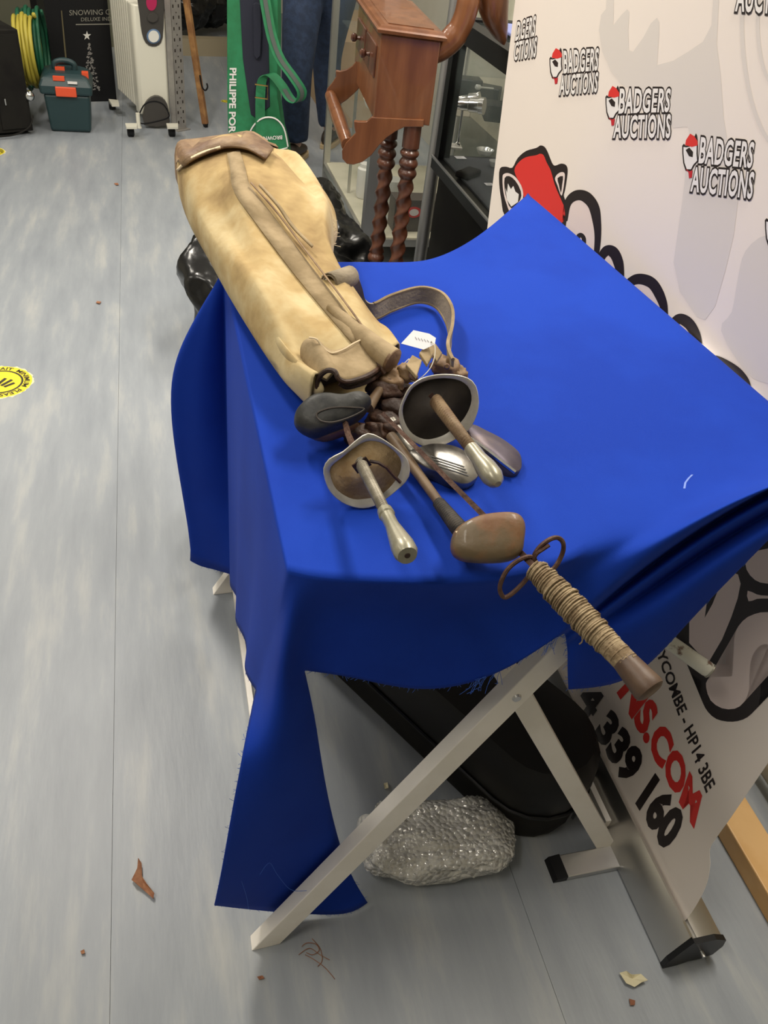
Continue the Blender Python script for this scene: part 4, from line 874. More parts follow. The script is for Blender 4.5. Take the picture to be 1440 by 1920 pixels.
# ------------------------------------------------------------------ glass display cabinet with silver frame
def frame_bar(bm, a, b, w_=.03): bar(bm, a, b, w_, w_)
gc = root('display_cabinet', SB(.9, 3.9, 0), 'glass display cabinet with silver frame standing behind the barley-twist table', 'cabinet')
s0, s1, t0, t1, z0, z1 = .90, 1.62, 3.40, 4.42, .12, 1.2
FR = mat('brushed_frame', (.55, .54, .50), .35, .9)
for a, b, nm in [((s0, t1, 0), (s0, t1, z1), 'post'), ((s1, t1, 0), (s1, t1, z1), 'post'), ((s1, t0, 0), (s1, t0, z1), 'post'),
              ((s0, t0, z0), (s0, t1, z0), 'bottom_rail'), ((s0, t0, z0), (s1, t0, z0), 'bottom_rail'), ((s0, t0, z1), (s0, t1, z1), 'top_rail'), ((s0, t0, z1), (s1, t0, z1), 'top_rail'), ((s1, t0, z1), (s1, t1, z1), 'top_rail'), ((s0, t1, z1), (s1, t1, z1), 'top_rail')]:
    bm = BM(); frame_bar(bm, SB(*a), SB(*b), .032); obj(nm, bm, FR, gc, smooth=False)
bm = BM(); bar(bm, SB(s0, t0, 0), SB(s0, t0, z1), .06, .045, side=D); obj('post', bm, 'alud', gc, smooth=False, label='broad grey corner post')
CBM = mat('cabinet_back', (.46, .44, .33), .7, c2=(.6, .57, .44), scale=3)
bm = BM(); box(bm, SB(s0, t0, z0), W*(s1-s0), D*(t1-t0), UP*.02); obj('cabinet_floor', bm, CBM, gc, smooth=False)
bm = BM(); box(bm, SB(s1-.01, t0, z0), W*.01, D*(t1-t0), UP*(z1-z0)); obj('back_panel', bm, CBM, gc, smooth=False)
for z in (.45, .80):
    bm = BM(); box(bm, SB(s0+.03, t0+.03, z), W*(s1-s0-.06), D*(t1-t0-.06), UP*.008); obj('glass_shelf', bm, 'glass', gc, smooth=False)
bm = BM(); box(bm, SB(s0-.004, t0, z0), W*.006, D*(t1-t0), UP*(z1-z0)); obj('glass_pane', bm, 'glass', gc, smooth=False)
bm = BM(); box(bm, SB(s0, t0-.003, z0), W*(s1-s0), D*.006, UP*(z1-z0)); obj('glass_pane', bm, 'glass', gc, smooth=False)
bm = BM(); box(bm, SB(s0+.02, t0+.55, z0), D*.012, W*.012, UP*(z1-z0)); obj('door_strip', bm, FR, gc, smooth=False)
def goblet(c, h, r, m, label, cat='glass', group=None):
    bm = BM(); lathe(bm, c, c+UP*h, [(0, r*.7), (.03, r*.7), (.06, r*.15), (.4, r*.15), (.5, r*.6), (.7, r), (1, r*.9)], 16); return tag(obj('goblet', bm, m), label, cat, group)
goblet(SB(1.05, 3.62, .142), .18, .05, 'crystal', 'clear goblet on the floor of the glass cabinet, nearest corner', 'glass')
goblet(SB(1.12, 3.95, .459), .16, .04, 'crystal', 'clear goblet on the lower glass shelf of the silver cabinet', 'glass')
bm = BM(); lathe(bm, SB(.99, 3.9, .142), SB(.99, 3.9, .30), [(0, .035), (.1, .04), (.85, .04), (.9, .03), (1, .03)], 18); tag(obj('white_jar', bm, 'wblock'), 'white cylindrical jar inside the silver-framed cabinet', 'jar')
bm = BM(); box(bm, SB(1.02, 3.7, .142), W*.12, D*.05, UP*.08); tag(obj('white_box', bm, 'wblock', bevel=.003), 'small white box on the cabinet floor behind glass', 'box')
def bowl(c, r, m, label, cat='bowl'):
    bm = BM(); lathe(bm, c, c+UP*r*.7, [(0, r*.4), (.02, r*.4), (.5, r*.85), (1, r), (.95, r*.95), (.5, r*.8), (.1, r*.35)], 20); tag(obj('bowl', bm, m), label, cat)
bowl(SB(1.1, 4.15, .459), .09, 'wblock', 'pale round bowl on the lower glass shelf'); bowl(SB(1.25, 3.75, .809), .09, mat('green_glass', (.08, .3, .18), .1, alpha=.7), 'green glass bowl on the upper glass shelf')
bm = BM(); box(bm, SB(1.03, 3.47, .142), W*.25, D*.1, UP*.14); bk = obj('carton', bm, mat('dark_card', (.09, .07, .06), .6), smooth=False); tag(bk, 'dark printed carton with red round badge in the cabinet', 'box')
bm = BM(); c = SB(1.12, 3.468, .23); lathe(bm, c, c-D*.002, [(0, .035), (1, .035)], 20, sx=.7); obj('round_badge', bm, 'pred', bk, smooth=False, label='red and white round badge')
bm = BM(); c = SB(1.12, 3.4655, .23); lathe(bm, c, c-D*.001, [(0, .022), (1, .022)], 20, sx=.7); obj('badge_center', bm, 'pwhite', bk, smooth=False)
bm = BM(); c = SB(1.075, 3.16, 0); lathe(bm, c, c+UP*1.3, [(0, .034), (.02, .026), (1, .026)], 20); ps = obj('steel_pole', bm, 'alud'); tag(ps, 'round grey steel pole standing between the two display cabinets', 'pole')
# ------------------------------------------------------------------ black display cabinet
bc = root('black_display_cabinet', SB(1.1, 2.6, 0), 'black display cabinet with glass upper case holding tagged trinkets beside the banner', 'cabinet')
s0, s1, t0, t1 = 1.06, 1.62, 1.5, 3.03; zl = .60
bm = BM(); box(bm, SB(s0, t0, 0), W*(s1-s0), D*(t1-t0), UP*(zl-.04)); obj('plinth', bm, 'blackm', bc, smooth=False, label='matt black plinth')
bm = BM(); box(bm, SB(s0-.03, t0, zl-.045), W*(s1-s0+.03), D*(t1-t0+.03), UP*.045); obj('ledge', bm, 'black', bc, smooth=False)
bm = BM(); bar(bm, SB(s0-.031, t0, zl-.002), SB(s0-.031, t1+.03, zl-.002), .008, .006); obj('ledge_trim', bm, 'alud', bc, smooth=False)
bm = BM(); box(bm, SB(s0, t0, zl), W*(s1-s0), D*(t1-t0), UP*.006); obj('display_floor', bm, 'felt', bc, smooth=False, label='dark grey felt base')
for (s, t) in ((s0, t1), (s1, t1), (s0, t0), (s1, t0)):
    bm = BM(); bar(bm, SB(s, t, zl), SB(s, t, 1.02), .045, .045); obj('post', bm, 'black', bc, smooth=False)
for a, b in (((s0, t0), (s0, t1)), ((s0, t1), (s1, t1)), ((s1, t0), (s1, t1))):
    bm = BM(); bar(bm, SB(*a, 1.03), SB(*b, 1.03), .05, .06); obj('top_rail', bm, 'black', bc, smooth=False)
bm = BM(); box(bm, SB(s0, t0, 1.045), W*(s1-s0), D*(t1-t0), UP*.008); obj('glass_top', bm, 'glass', bc, smooth=False)
bm = BM(); box(bm, SB(s0-.003, t0, zl), W*.005, D*(t1-t0), UP*(1-zl)); obj('glass_pane', bm, 'glass', bc, smooth=False)
bm = BM(); box(bm, SB(s1, t0, zl), W*.01, D*(t1-t0), UP*(1-zl)); obj('back_panel', bm, mat('display_back', (.22, .21, .16), .7), bc, smooth=False)
zf = zl+.0065
def ptag(px, py, lab, a=.035, b=.025, r=0.4):
    c = Z(px, py, zf+.001); x = V((math.cos(r), math.sin(r), 0)); y = UP.cross(x); bm = BM(); prism(bm, [c-x*a/2-y*b/2, c+x*a/2-y*b/2, c+x*a/2+y*b/2, c-x*a/2+y*b/2], UP*.0015); o = obj('price_card', bm, 'tag', smooth=False); tag(o, lab, 'price tag', 'price cards in the black cabinet')
    bm = BM(); 
    for k in (-.2, .2): prism(bm, [c-x*a*.3+y*(b*k-.001)+UP*.0016, c+x*a*.2+y*(b*k-.001)+UP*.0016, c+x*a*.2+y*(b*k+.001)+UP*.0016, c-x*a*.3+y*(b*k+.001)+UP*.0016], UP*.0003)
    obj('writing', bm, 'pgrey', o, kind='stuff', smooth=False)
ptag(863, 296, 'white price card in front of the silver spyglass stand', .04, .03); ptag(889, 320, 'second white price card from the left along the ledge glass', .035, .028); ptag(917, 346, 'white price card nearest the banner edge', .03, .025)
ptag(915, 218, 'white price card behind the silver spyglass', .03, .02); ptag(858, 174, 'white price card lying by the black camera cases', .04, .025)
sg = root('silver_spyglass', Z(850, 275, zf), 'silver spyglass on a twin-legged stand inside the black cabinet', 'ornament')
bm = BM(); c = Z(848, 276, zf); box(bm, c-V((.04, .03, 0)), V((.08, .01, 0)), V((-.01, .06, 0)), UP*.006); obj('stand_base', bm, 'wblock', sg, smooth=False)
for q in (-.018, .02):
    bm = BM(); lathe(bm, c+V((q, q*.3, .006)), c+V((q*.8, q*.2, .15)), [(0, .010), (.08, .010), (.1, .005), (.9, .005), (1, .008)], 12); obj('stand_leg', bm, 'silver', sg)
bm = BM(); a = c+V((-.03, .02, .15)); b = c+V((.095, -.02, .165)); lathe(bm, a, b, [(0, .014), (.1, .018), (.3, .018), (.32, .022), (.55, .022), (.58, .026), (.85, .026), (.87, .03), (1, .03)], 20); obj('barrel', bm, 'silver', sg)
bm = BM(); a = c+V((-.01, .05, .155)); b = c+V((.075, .03, .178)); lathe(bm, a, b, [(0, .014), (.5, .018), (.55, .022), (.9, .022), (1, .025)], 20); obj('barrel', bm, 'silver', sg)
for (px, py, r, lab) in ((908, 290, .035, 'clear glass dish on the felt beside the price cards'), (926, 312, .022, 'small clear glass dish close to the banner edge')):
    bm = BM(); c = Z(px, py, zf); lathe(bm, c, c+UP*.02, [(0, r*.6), (.1, r*.7), (1, r), (.9, r*.9), (.2, r*.5)], 20); tag(obj('glass_dish', bm, 'crystal'), lab, 'dish')
def cbox(px, py, sx, sy, sz, m, lab, name='camera_case', rz=.2, z=zf, cat='case'):
    c = Z(px, py, z); x = V((math.cos(rz), math.sin(rz), 0)); y = UP.cross(x); bm = BM(); box(bm, c-x*sx/2-y*sy/2, x*sx, y*sy, UP*sz); return tag(obj(name, bm, m, bevel=.006), lab, cat)
cbox(872, 190, .12, .09, .10, 'black', 'boxy black camera case at the back left of the black cabinet'); cbox(905, 190, .15, .08, .07, 'black', 'flat black camera case with a pale stopper lying in the black cabinet', rz=-.2)
cbox(930, 225, .12, .1, .07, 'blackm', 'soft black pouch next to the banner edge in the cabinet', rz=.1, name='pouch', cat='pouch'); cbox(877, 330, .055, .10, .02, 'blackm', 'dark felt pad between two price cards', rz=-.5, name='felt_pad', cat='pad')
cbox(858, 215, .10, .08, .05, 'cream', 'cream carton behind the silver spyglass', 'cream_carton', cat='box')
bm = BM(); a = Z(892, 163, .70); b = Z(925, 166, .69); lathe(bm, a, b, [(0, .006), (.05, .011), (.2, .011), (.3, .004), (1, .004)], 12); tag(obj('glass_stopper', bm, 'crystal'), 'glass stopper resting on the flat black case', 'stopper')
# pale cloth folded on top
bm = BM(); P = [SB(1.12, 2.30, 1.062), SB(1.12, 2.9, 1.062), SB(1.45, 2.9, 1.062), SB(1.45, 2.3, 1.062)]; prism(bm, P, UP*.012); tag(obj('pale_blue_cloth', bm, 'blued', sub=0, bevel=.004), 'pale blue cloth lying on the black display cabinet', 'cloth')
# ------------------------------------------------------------------ barley-twist table with drawers
YB = 2.6
bl = YY(700, 223, YB); zb = bl.z
tt = root('barley_twist_table', V((bl.x, bl.y, 0))+W*.08+D*.2, 'mahogany side table with barley-twist legs, small drawers and a towel rail', 'table')
o_ = bl; wx = .20; ln = .52; hz = .24
top_l = YY(714, 54, YB); hz = top_l.z-zb; wx = (YY(806, 227, YB)-bl).length
WX = V((1, .05, 0)).normalized(); _dx = ray(429, -345); DX = V((_dx.x, _dx.y, 0)).normalized()
bm = BM(); box(bm, o_, WX*wx, DX*ln, UP*(hz-.012)); obj('carcass', bm, 'mahog', tt, smooth=False, bevel=.003)
bm = BM(); loft(bm, [[o_+UP*(hz-.012+z)+WX*a+DX*b for a, b in ((-e, -e), (wx+e, -e), (wx+e, ln+e), (-e, ln+e))] for e, z in ((0, 0), (.012, .004), (.014, .012), (.008, .016), (.004, .022), (-.01, .024))]); obj('moulded_top', bm, 'mahog', tt, smooth=False)
bm = BM(); box(bm, o_+UP*(hz+.008)+WX*.02+DX*.02, WX*(wx-.04), DX*(ln-.04), UP*.006); obj('top_panel', bm, 'mahog', tt, smooth=False)
for k in range(2):
    bm = BM(); a = o_-WX*.006+DX*(.05+k*.23)+UP*.10; box(bm, a, WX*.008, DX*.20, UP*(hz-.15)); dr = obj('drawer', bm, 'mahogd', tt, smooth=False, bevel=.003)
    for j in (.10,):
        bm = BM(); c = a+DX*j+UP*(hz-.15)/2; lathe(bm, c, c-WX*.03, [(0, .007), (.3, .005), (.5, .012), (.8, .013), (1, .007)], 14); obj('knob', bm, 'mahogd', dr)
def board(name, px, off, th=.018, m='mahog', par=tt):
    pp = [YY(x, y, YB+off) for x, y in px]; bm = BM(); prism(bm, pp, V((0, th, 0))); return obj(name, bm, m, par, smooth=False, bevel=.002)
z2 = lambda pl: [(400+x/2.4, y/2.4) for x, y in pl]
sm_ = lambda pl, n=3: [(q.x, q.y) for q in smoothp([V((*p, 0)) for p in pl], n, True)]
board('bracket', z2([(720, 528), (712, 528), (690, 548), (650, 548), (632, 545), (634, 570), (640, 600), (618, 622), (595, 645), (578, 680), (580, 715), (600, 738), (630, 742), (670, 730), (710, 700), (745, 655), (780, 620), (820, 592), (860, 572), (945, 572), (948, 540)]), -.002)
board('bracket', z2([(660, 300), (640, 278), (625, 298), (600, 314), (570, 322), (550, 318), (552, 345), (535, 372), (512, 400), (503, 430), (508, 462), (530, 478), (560, 478), (600, 450), (640, 415), (668, 385)]), .42)
bm = BM(); a = YY(*z2([(605, 652)])[0], YB+.008); b = YY(*z2([(528, 430)])[0], YB+.43); lathe(bm, a, b, [(0, .020), (.5, .024), (1, .020)], 16); obj('towel_rail', bm, 'mahog', tt)
def twist(top, h):
    base = V((top.x, top.y, 0)); seg, nz = 24, 260; prof = []
    bm = BM(); rings = []
    for i in range(nz+1):
        z = h*i/nz; zz = h-z; tw = 1
        if zz < .07: r = .027; tw = 0
        elif zz < .10: r = .018+.012*abs(math.sin((zz-.07)/.03*math.pi)); tw = 0
        elif zz < .16: r = .022+.008*abs(math.sin((zz-.10)/.03*math.pi)); tw = 0
        elif .44 < zz < .52: r = .018+.011*abs(math.sin((zz-.44)/.04*math.pi)); tw = 0
        elif z < .09: r = .024; tw = 0
        else: r = .023
        ring = []
        for k in range(seg):
            t = 2*math.pi*k/seg; rr = r*(1+(.17*(1-2*abs(math.sin(t-z*62))) if tw else 0)); ring.append(base+V((math.cos(t)*rr, math.sin(t)*rr, z)))
        rings.append(ring)
    loft(bm, rings); return obj('leg', bm, 'mahogd', tt, auto=False, label='barley-twist leg')
tl = YY(775, 232, YB+.03); twist(tl, tl.z); tl2 = YY(731, 238, YB+.10); tl2.z = tl.z; twist(tl2, tl2.z)

bm = BM(); tube(bm, smoothp([YY(*p, YB+.06) for p in [(790, 100), (822, 92), (850, 70), (870, 35), (880, -10), (884, -70)]], 5), [.035]*12+[.032]*8+[.028]*6, 16); obj('curved_arm', bm, 'mahog', tt, label='smooth curved horn-shaped arm')
bm = BM(); rings = []
for px, py, r in [(944, 84, .004), (938, 72, .02), (930, 50, .035), (925, 25, .043), (924, 0, .046), (925, -40, .045), (926, -90, .03)]:
    c = YY(px, py, YB+.12); rings.append([c+V((math.cos(t*math.pi/10)*r, 0, 0))+V((0, 1, 0))*math.sin(t*math.pi/10)*r for t in range(20)])
loft(bm, rings); obj('curved_arm', bm, 'mahog', tt, label='rounded polished wooden lobe')
bm = BM(); tube(bm, smoothp([YY(*p, YB+.10) for p in [(884, -60), (900, -110), (925, -100)]], 4), .03, 12); obj('arm_joint', bm, 'mahog', tt)
# ------------------------------------------------------------------ person behind the cabinet (legs in view)
pe = root('person', SB(.86, 4.99, 0), 'person in dark blue jeans and brown shoes standing beside the glass cabinet', 'person')
a1, a2 = SB(.80, 4.86, .08), SB(1.07, 5.2, .08)
k1_, k2_ = a1+V((.0, -.02, .40)), a2+V((-.04, -.03, .40)); hp = (a1+a2)/2+UP*.84; h1, h2 = hp+V((-.08, -.06, 0)), hp+V((.08, .06, 0))
def remeshed(name, parts, m, par, vox=.014, label=None):
    bm = BM()
    for pts, rad in parts: P = smoothp([V(p) for p in pts], 6); n = len(P); R2 = [rad[min(int(i/(n-1)*(len(rad)-1)), len(rad)-2)]+(rad[min(int(i/(n-1)*(len(rad)-1)), len(rad)-2)+1]-rad[min(int(i/(n-1)*(len(rad)-1)), len(rad)-2)])*(i/(n-1)*(len(rad)-1)-min(int(i/(n-1)*(len(rad)-1)), len(rad)-2)) for i in range(n)]; tube(bm, P, R2, 16)
    o = obj(name, bm, m, par, auto=False, label=label); md = o.modifiers.new('remesh', 'REMESH'); md.mode = 'VOXEL'; md.voxel_size = vox; md.use_smooth_shade = True
    md = o.modifiers.new('smooth', 'SMOOTH'); md.iterations = 6; md.factor = .6; return o
ch = hp+UP*.42; nk = hp+UP*.58; hdp = hp+UP*.70; sl, sr = ch+V((-.15, -.1, .1)), ch+V((.15, .1, .1)); el, er = sl+V((-.05, .05, -.28)), sr+V((.04, .02, -.28)); wl, wr = el+V((.05, .12, -.22)), er+V((-.04, .1, -.22))
bodyp = remeshed('body', [([h1, k1_, a1], [.07, .05, .04]), ([h2, k2_, a2], [.07, .05, .04]), ([hp-UP*.02, hp+UP*.2, ch, nk-UP*.05], [.13, .12, .14, .07]), ([nk-UP*.06, nk+UP*.04, hdp], [.055, .05, .06]), ([hdp-UP*.06, hdp+UP*.02, hdp+UP*.14], [.06, .09, .07]),
    ([sl, el, wl], [.05, .042, .03]), ([sr, er, wr], [.05, .042, .03]), ([hdp+V((.0, .08, .0)), hdp+V((0, .11, -.015))], [.02, .012])] +
    [([w0_+d_*.2, w0_+d_+V((j*.014, 0, 0)), w0_+d_*1.9+V((j*.018, .01, -.02+abs(j)*.004))], [.018, .010, .008]) for w0_, d_ in ((wl, V((.01, .03, -.05))), (wr, V((-.01, .03, -.05)))) for j in (-2, -1, 0, 1, 2)], 'skin', pe)
remeshed('jeans', [([h1+UP*.05, h1-UP*.1, k1_, a1+UP*.04], [.11, .115, .085, .075]), ([h2+UP*.05, h2-UP*.1, k2_, a2+UP*.04], [.11, .115, .085, .075]), ([hp-UP*.05, hp+UP*.12], [.16, .15])], 'denim', pe)
remeshed('jumper', [([hp+UP*.05, hp+UP*.2, ch, nk-UP*.04], [.17, .155, .165, .08]), ([sl, el, wl+UP*.03], [.075, .06, .05]), ([sr, er, wr+UP*.03], [.075, .06, .05])], 'shirt', pe)
remeshed('hair', [([hdp+V((0, -.02, .03)), hdp+V((0, -.015, .10)), hdp+V((0, -.01, .15))], [.092, .095, .06])], 'hair', pe)
for a in (a1, a2):
    bm = BM(); d = V((.12, .95, 0)).normalized(); s_ = UP.cross(d); rings = []
    for f, wd, h in [(-.10, .030, .05), (-.085, .038, .075), (-.03, .042, .10), (.05, .045, .075), (.11, .048, .055), (.16, .038, .04), (.18, .018, .03)]:
        c = V((a.x, a.y, .022))+d*f; rings.append([c-s_*wd, c-s_*wd*.9+UP*h*.7, c-s_*wd*.4+UP*h, c+s_*wd*.4+UP*h, c+s_*wd*.9+UP*h*.7, c+s_*wd])
    loft(bm, rings); sh_ = obj('shoe', bm, 'shoe', pe, sub=1)
    bm = BM(); loft(bm, [[V((a.x, a.y, z))+d*f+s_*w_ for f, w_ in [(-.105, -.03), (-.11, 0), (-.105, .03), (-.03, .045), (.05, .048), (.12, .05), (.17, .035), (.187, 0), (.17, -.035), (.12, -.05), (.05, -.048), (-.03, -.045)]] for z in (.002, .024)]); obj('sole', bm, 'sole', sh_, smooth=False)
# ------------------------------------------------------------------ green gun slip bag
YG = 4.5
gs = root('gun_slip', YY(495, 328, YG)*1.0, 'green and navy padded gun slip standing upright in front of the person', 'bag')
gs.location.z = 0
def gplate(name, px, off, th, m, par=gs, smooth=2, label=None):
    pp = [YY(x, y, YG-off) for x, y in (sm_(px, smooth) if smooth else px)]
    for p in pp: p.z = max(p.z, .003)
    bm = BM(); prism(bm, pp, V((0, th, 0))); return obj(name, bm, m, par, smooth=False, bevel=.004, label=label)
gplate('slip_body', [(425, -60), (520, -60), (521, 60), (520, 180), (530, 250), (550, 328), (430, 334), (426, 200)], 0, .09, 'green', smooth=0)
gplate('navy_panel', [(446, -60), (500, -60), (503, 60), (506, 200), (480, 222), (470, 215), (455, 110)], .006, .01, 'navy', smooth=0, label='dark navy centre panel')
gplate('handle', [(474, 8), (480, 4), (488, 8), (490, 60), (488, 105), (482, 112), (476, 105)], .025, .02, 'navy', smooth=1)
gplate('pocket', [(464, 332), (465, 265), (474, 238), (492, 222), (515, 222), (532, 240), (541, 275), (548, 330)], .05, .05, 'green', smooth=0, label='rounded green pocket with white piping')
bm = BM(); tube(bm, smoothp([YY(x, y, YG-.052) for x, y in [(463, 300), (465, 262), (474, 238), (492, 222), (515, 222), (532, 240), (540, 275)]], 4), .004, 6); obj('piping', bm, 'pwhite', gs)
bm = BM(); tube(bm, [YY(x, y, YG-.054) for x, y in [(497, 284), (520, 282), (539, 277)]], .006, 6, flat=.5); obj('piping', bm, 'pwhite', gs)
def GT(x, y): return YY(x, y, YG-.0535)
textpx('BROWNING', [(529, 254), (477, 257), (478, 264), (529, 261)], 'pwhite', 0, gs, .02, fn=GT)
textpx('PHILIPPE PORC', [(431, 128), (429, 262), (441, 262), (443, 128)], 'pwhite', 0, gs, .03, fn=lambda x, y: YY(x, y, YG-.002))
bm = BM(); S_ = [(492, -30), (500, 20), (510, 70), (525, 110), (550, 145), (566, 172), (560, 190), (545, 186), (528, 160), (512, 142), (500, 140), (491, 152), (488, 185), (488, 230), (489, 278)]
P = smoothp([YY(x, y, YG-.06-.03*math.sin(i*.45)) for i, (x, y) in enumerate(S_)], 4); ribbon(bm, P, [V((.045, .02, .012))]*len(P), .004); obj('carry_strap', bm, 'green', gs)
bm = BM(); ribbon(bm, [p+V((.002, -.004, 0)) for p in P[:32]], [V((.018, .008, .005))]*32, .003); obj('strap_lining', bm, mat('strap_grey', (.08, .10, .09), .7), gs)
bm = BM(); 
for z in (0, .018): pass
c = YY(490, 172, YG-.09); tube(bm, [c+V((-.032, 0, -.03)), c+V((.032, 0, -.03)), c+V((.032, 0, .03)), c+V((-.032, 0, .03))], .004, 6, closed=True); obj('buckle', bm, 'brass', gs)
# ------------------------------------------------------------------ oil radiator
ro = Z(262, 236, 0); rw = (Z(320, 238, 0)-ro); rl = (Z(215, 190, 0)-ro); rl = rl.normalized()*.46; rwn = rw.normalized()
ra = root('oil_radiator', ro+rw*.5, 'cream oil-filled radiator on castors beside the perforated shelf post', 'radiator')
bm = BM(); q = ro+UP*.07; loft(bm, [[q+rw*(e)+rl*0-rl.normalized()*d_, q+rw*(1-e)-rl.normalized()*d_, q+rw*(1-e)-rl.normalized()*d_+UP*.57, q+rw*e-rl.normalized()*d_+UP*.57] for e, d_ in ((0, -.05), (0, .01), (.06, .025))]); obj('end_panel', bm, 'rad', ra, bevel=.008)
for k in range(9):
    bm = BM(); q = ro+UP*.09+rl*(.14+k*.1)+rw*.04; box(bm, q, rw*.92, rl*.07, UP*.55); obj('fin', bm, 'rad', ra, smooth=False, bevel=.008)
pn_ = UP.cross(rwn).normalized(); pn_ = pn_ if pn_.dot(CAMP-ro) > 0 else -pn_; pc_ = ro+UP*.3-rl.normalized()*.0255
def RN(x, y, k=0): return PP(x, y, pc_+pn_*k, pn_)
def rplate(name, px, k, th, m, par=ra, smooth=2, label=None):
    pp = [RN(x, y, k) for x, y in (sm_(px, smooth) if smooth else px)]; bm = BM(); prism(bm, pp, pn_*th); return obj(name, bm, m, par, smooth=False, label=label)
cpn = rplate('control_panel', [(259, -30), (262, 30), (266, 62), (273, 80), (285, 87), (298, 84), (305, 70), (307, 30), (307, -30)], 0, .004, 'radd', smooth=2, label='dark oval control panel')
def disc(name, cx, cy, rx, ry, k, m, par, label=None, th=.004): return rplate(name, [(cx+rx*math.cos(t*math.pi/10), cy+ry*math.sin(t*math.pi/10)) for t in range(20)], k, th, m, par, 0, label)
disc('switch', 284, 4, 10, 16, .004, 'magenta', cpn, 'magenta rocker switch'); disc('knob', 286, 32, 10, 9, .004, 'radd', cpn, th=.015); disc('dial_ring', 288, 68, 13, 14, .004, 'dialb', cpn, 'blue ring around the thermostat dial'); disc('dial', 288, 68, 10, 11, .008, 'wblock', cpn, 'white thermostat dial', .01)
rplate('cord_cover', [(270, 232), (270, 200), (276, 186), (290, 178), (304, 182), (313, 194), (316, 215), (314, 232)], .0, .03, 'radd', smooth=2, label='dark arched cord cover')
for x in (245, 322):
    c = Z(x, 246, .028); bm = BM(); lathe(bm, c-rwn*.02, c+rwn*.02, [(0, .022), (.1, .028), (.9, .028), (1, .022)], 18); obj('castor', bm, 'black', ra)
    bm = BM(); prism(bm, [Z(x+a, 238+b, .06) for a, b in ((-10, -3), (12, -3), (12, 4), (-8, 4))], UP*.012); obj('castor_bracket', bm, 'rad', ra, smooth=False)
c = Z(210, 196, .03); bm = BM(); lathe(bm, c-rwn*.02, c+rwn*.02, [(0, .025), (1, .025)], 16); obj('castor', bm, 'black', ra)
bm = BM(); prism(bm, [Z(x, y, .06) for x, y in ((204, 190), (222, 192), (224, 200), (210, 200))], UP*.014); obj('castor_bracket', bm, 'rad', ra, smooth=False)
bm = BM(); tube(bm, smoothp([RN(x, y, .03) for x, y in [(262, 212), (272, 195), (290, 190), (306, 196), (316, 212), (312, 222), (270, 232), (259, 226)]], 4), .004, 6); obj('power_cord', bm, 'black', ra)
bm = BM(); a = Z(258, 212, .12); lathe(bm, a, a-UP*.08, [(0, .012), (.8, .012), (1, .018)], 10); obj('plug', bm, 'rad', ra)
textpx('DELONGHI', [(252, 12), (254, 58), (258, 58), (256, 12)], 'pgrey', 0, ra, .0, fn=lambda x, y: RN(x, y, .001)) if False else None
# ------------------------------------------------------------------ perforated shelf post, stick
so = Z(332, 246, 0); sx_ = (Z(352, 242, 0)-so).normalized(); pw = .075
sp_ = root('shelf_post', so+sx_*.04, 'grey perforated steel shelving post beside the radiator', 'post')
nrm = UP.cross(sx_).normalized()
bm = BM(); box(bm, so, sx_*pw, nrm*.003, UP*1.4); pl_ = obj('flange', bm, 'galv', sp_, smooth=False)
bm = BM(); box(bm, so, sx_*.003, nrm*.05, UP*1.4); obj('flange', bm, 'galv', sp_, smooth=False)
side_ = -1 if (CAMP-so).dot(nrm) < 0 else 1
for k in range(15):
    for j, o_x in enumerate((.016, .056)):
        bm = BM(); c = so+sx_*o_x+UP*(.04+k*.055)+nrm*(.0032 if side_ > 0 else -.0002); box(bm, c-sx_*.004-nrm*.0006, sx_*.008, nrm*.0012, UP*.016); obj('slot', bm, 'inside', pl_, smooth=False)
    bm = BM(); c = so+sx_*.037+UP*(.068+k*.055)+nrm*(.0032 if side_ > 0 else -.0002); box(bm, c-sx_*.003-nrm*.0006, sx_*.006, nrm*.0012, UP*.007); obj('slot', bm, 'inside', pl_, smooth=False)
bm = BM(); box(bm, so-nrm*.02-sx_*.01, sx_*.1, nrm*.06, UP*.006); obj('foot_plate', bm, 'galv', sp_, smooth=False)
stt = root('wooden_stick', Z(386, 232, 0), 'square brown wooden stick leaning by the shelf post', 'stick')
a = Z(385, 232, .02); b = YY(345, -30, a.y+.02); bm = BM(); bar(bm, a, b, .03, .035); obj('shaft', bm, 'oak', stt, smooth=False, bevel=.003)
bm = BM(); lathe(bm, a-(b-a).normalized()*.022, a, [(0, .012), (1, .019)], 4); obj('tip', bm, 'black', stt, smooth=False)
bm = BM(); c = YY(377, 160, a.y); tube(bm, smoothp([c+V((.0, -.02, .06)), c+V((.01, -.02, .0)), c+V((.03, -.02, -.02)), c+V((.045, -.02, .0)), c+V((.04, -.02, .02))], 4), .005, 6); obj('hook', bm, 'black', stt)
# ------------------------------------------------------------------ toolbox, black cabinet, hoses, carton, dark heap
tx = Z(96, 247, 0); txw = Z(172, 250, 0)-tx; wv_ = txw.normalized(); dv_ = UP.cross(wv_); tw_ = txw.length
tbx = root('toolbox', tx+txw*.5+dv_*.13, 'dark teal toolbox with orange latches on the floor by the left cabinet', 'toolbox')
def rb(z, e, f): return [tx+wv_*(-e)+dv_*(-f)+UP*z, tx+wv_*(tw_+e)+dv_*(-f)+UP*z, tx+wv_*(tw_+e)+dv_*(.26+f)+UP*z, tx+wv_*(-e)+dv_*(.26+f)+UP*z]
bm = BM(); loft(bm, [rb(.002, -.004, -.004), rb(.02, .0, 0), rb(.20, .012, .008)]); obj('toolbox_body', bm, 'teal', tbx, smooth=False, bevel=.012)
bm = BM(); loft(bm, [rb(.20, .028, .02), rb(.245, .03, .02), rb(.285, .01, .0), rb(.30, -.03, -.03)]); ld_ = obj('toolbox_lid', bm, 'teal', tbx, smooth=False, bevel=.012)
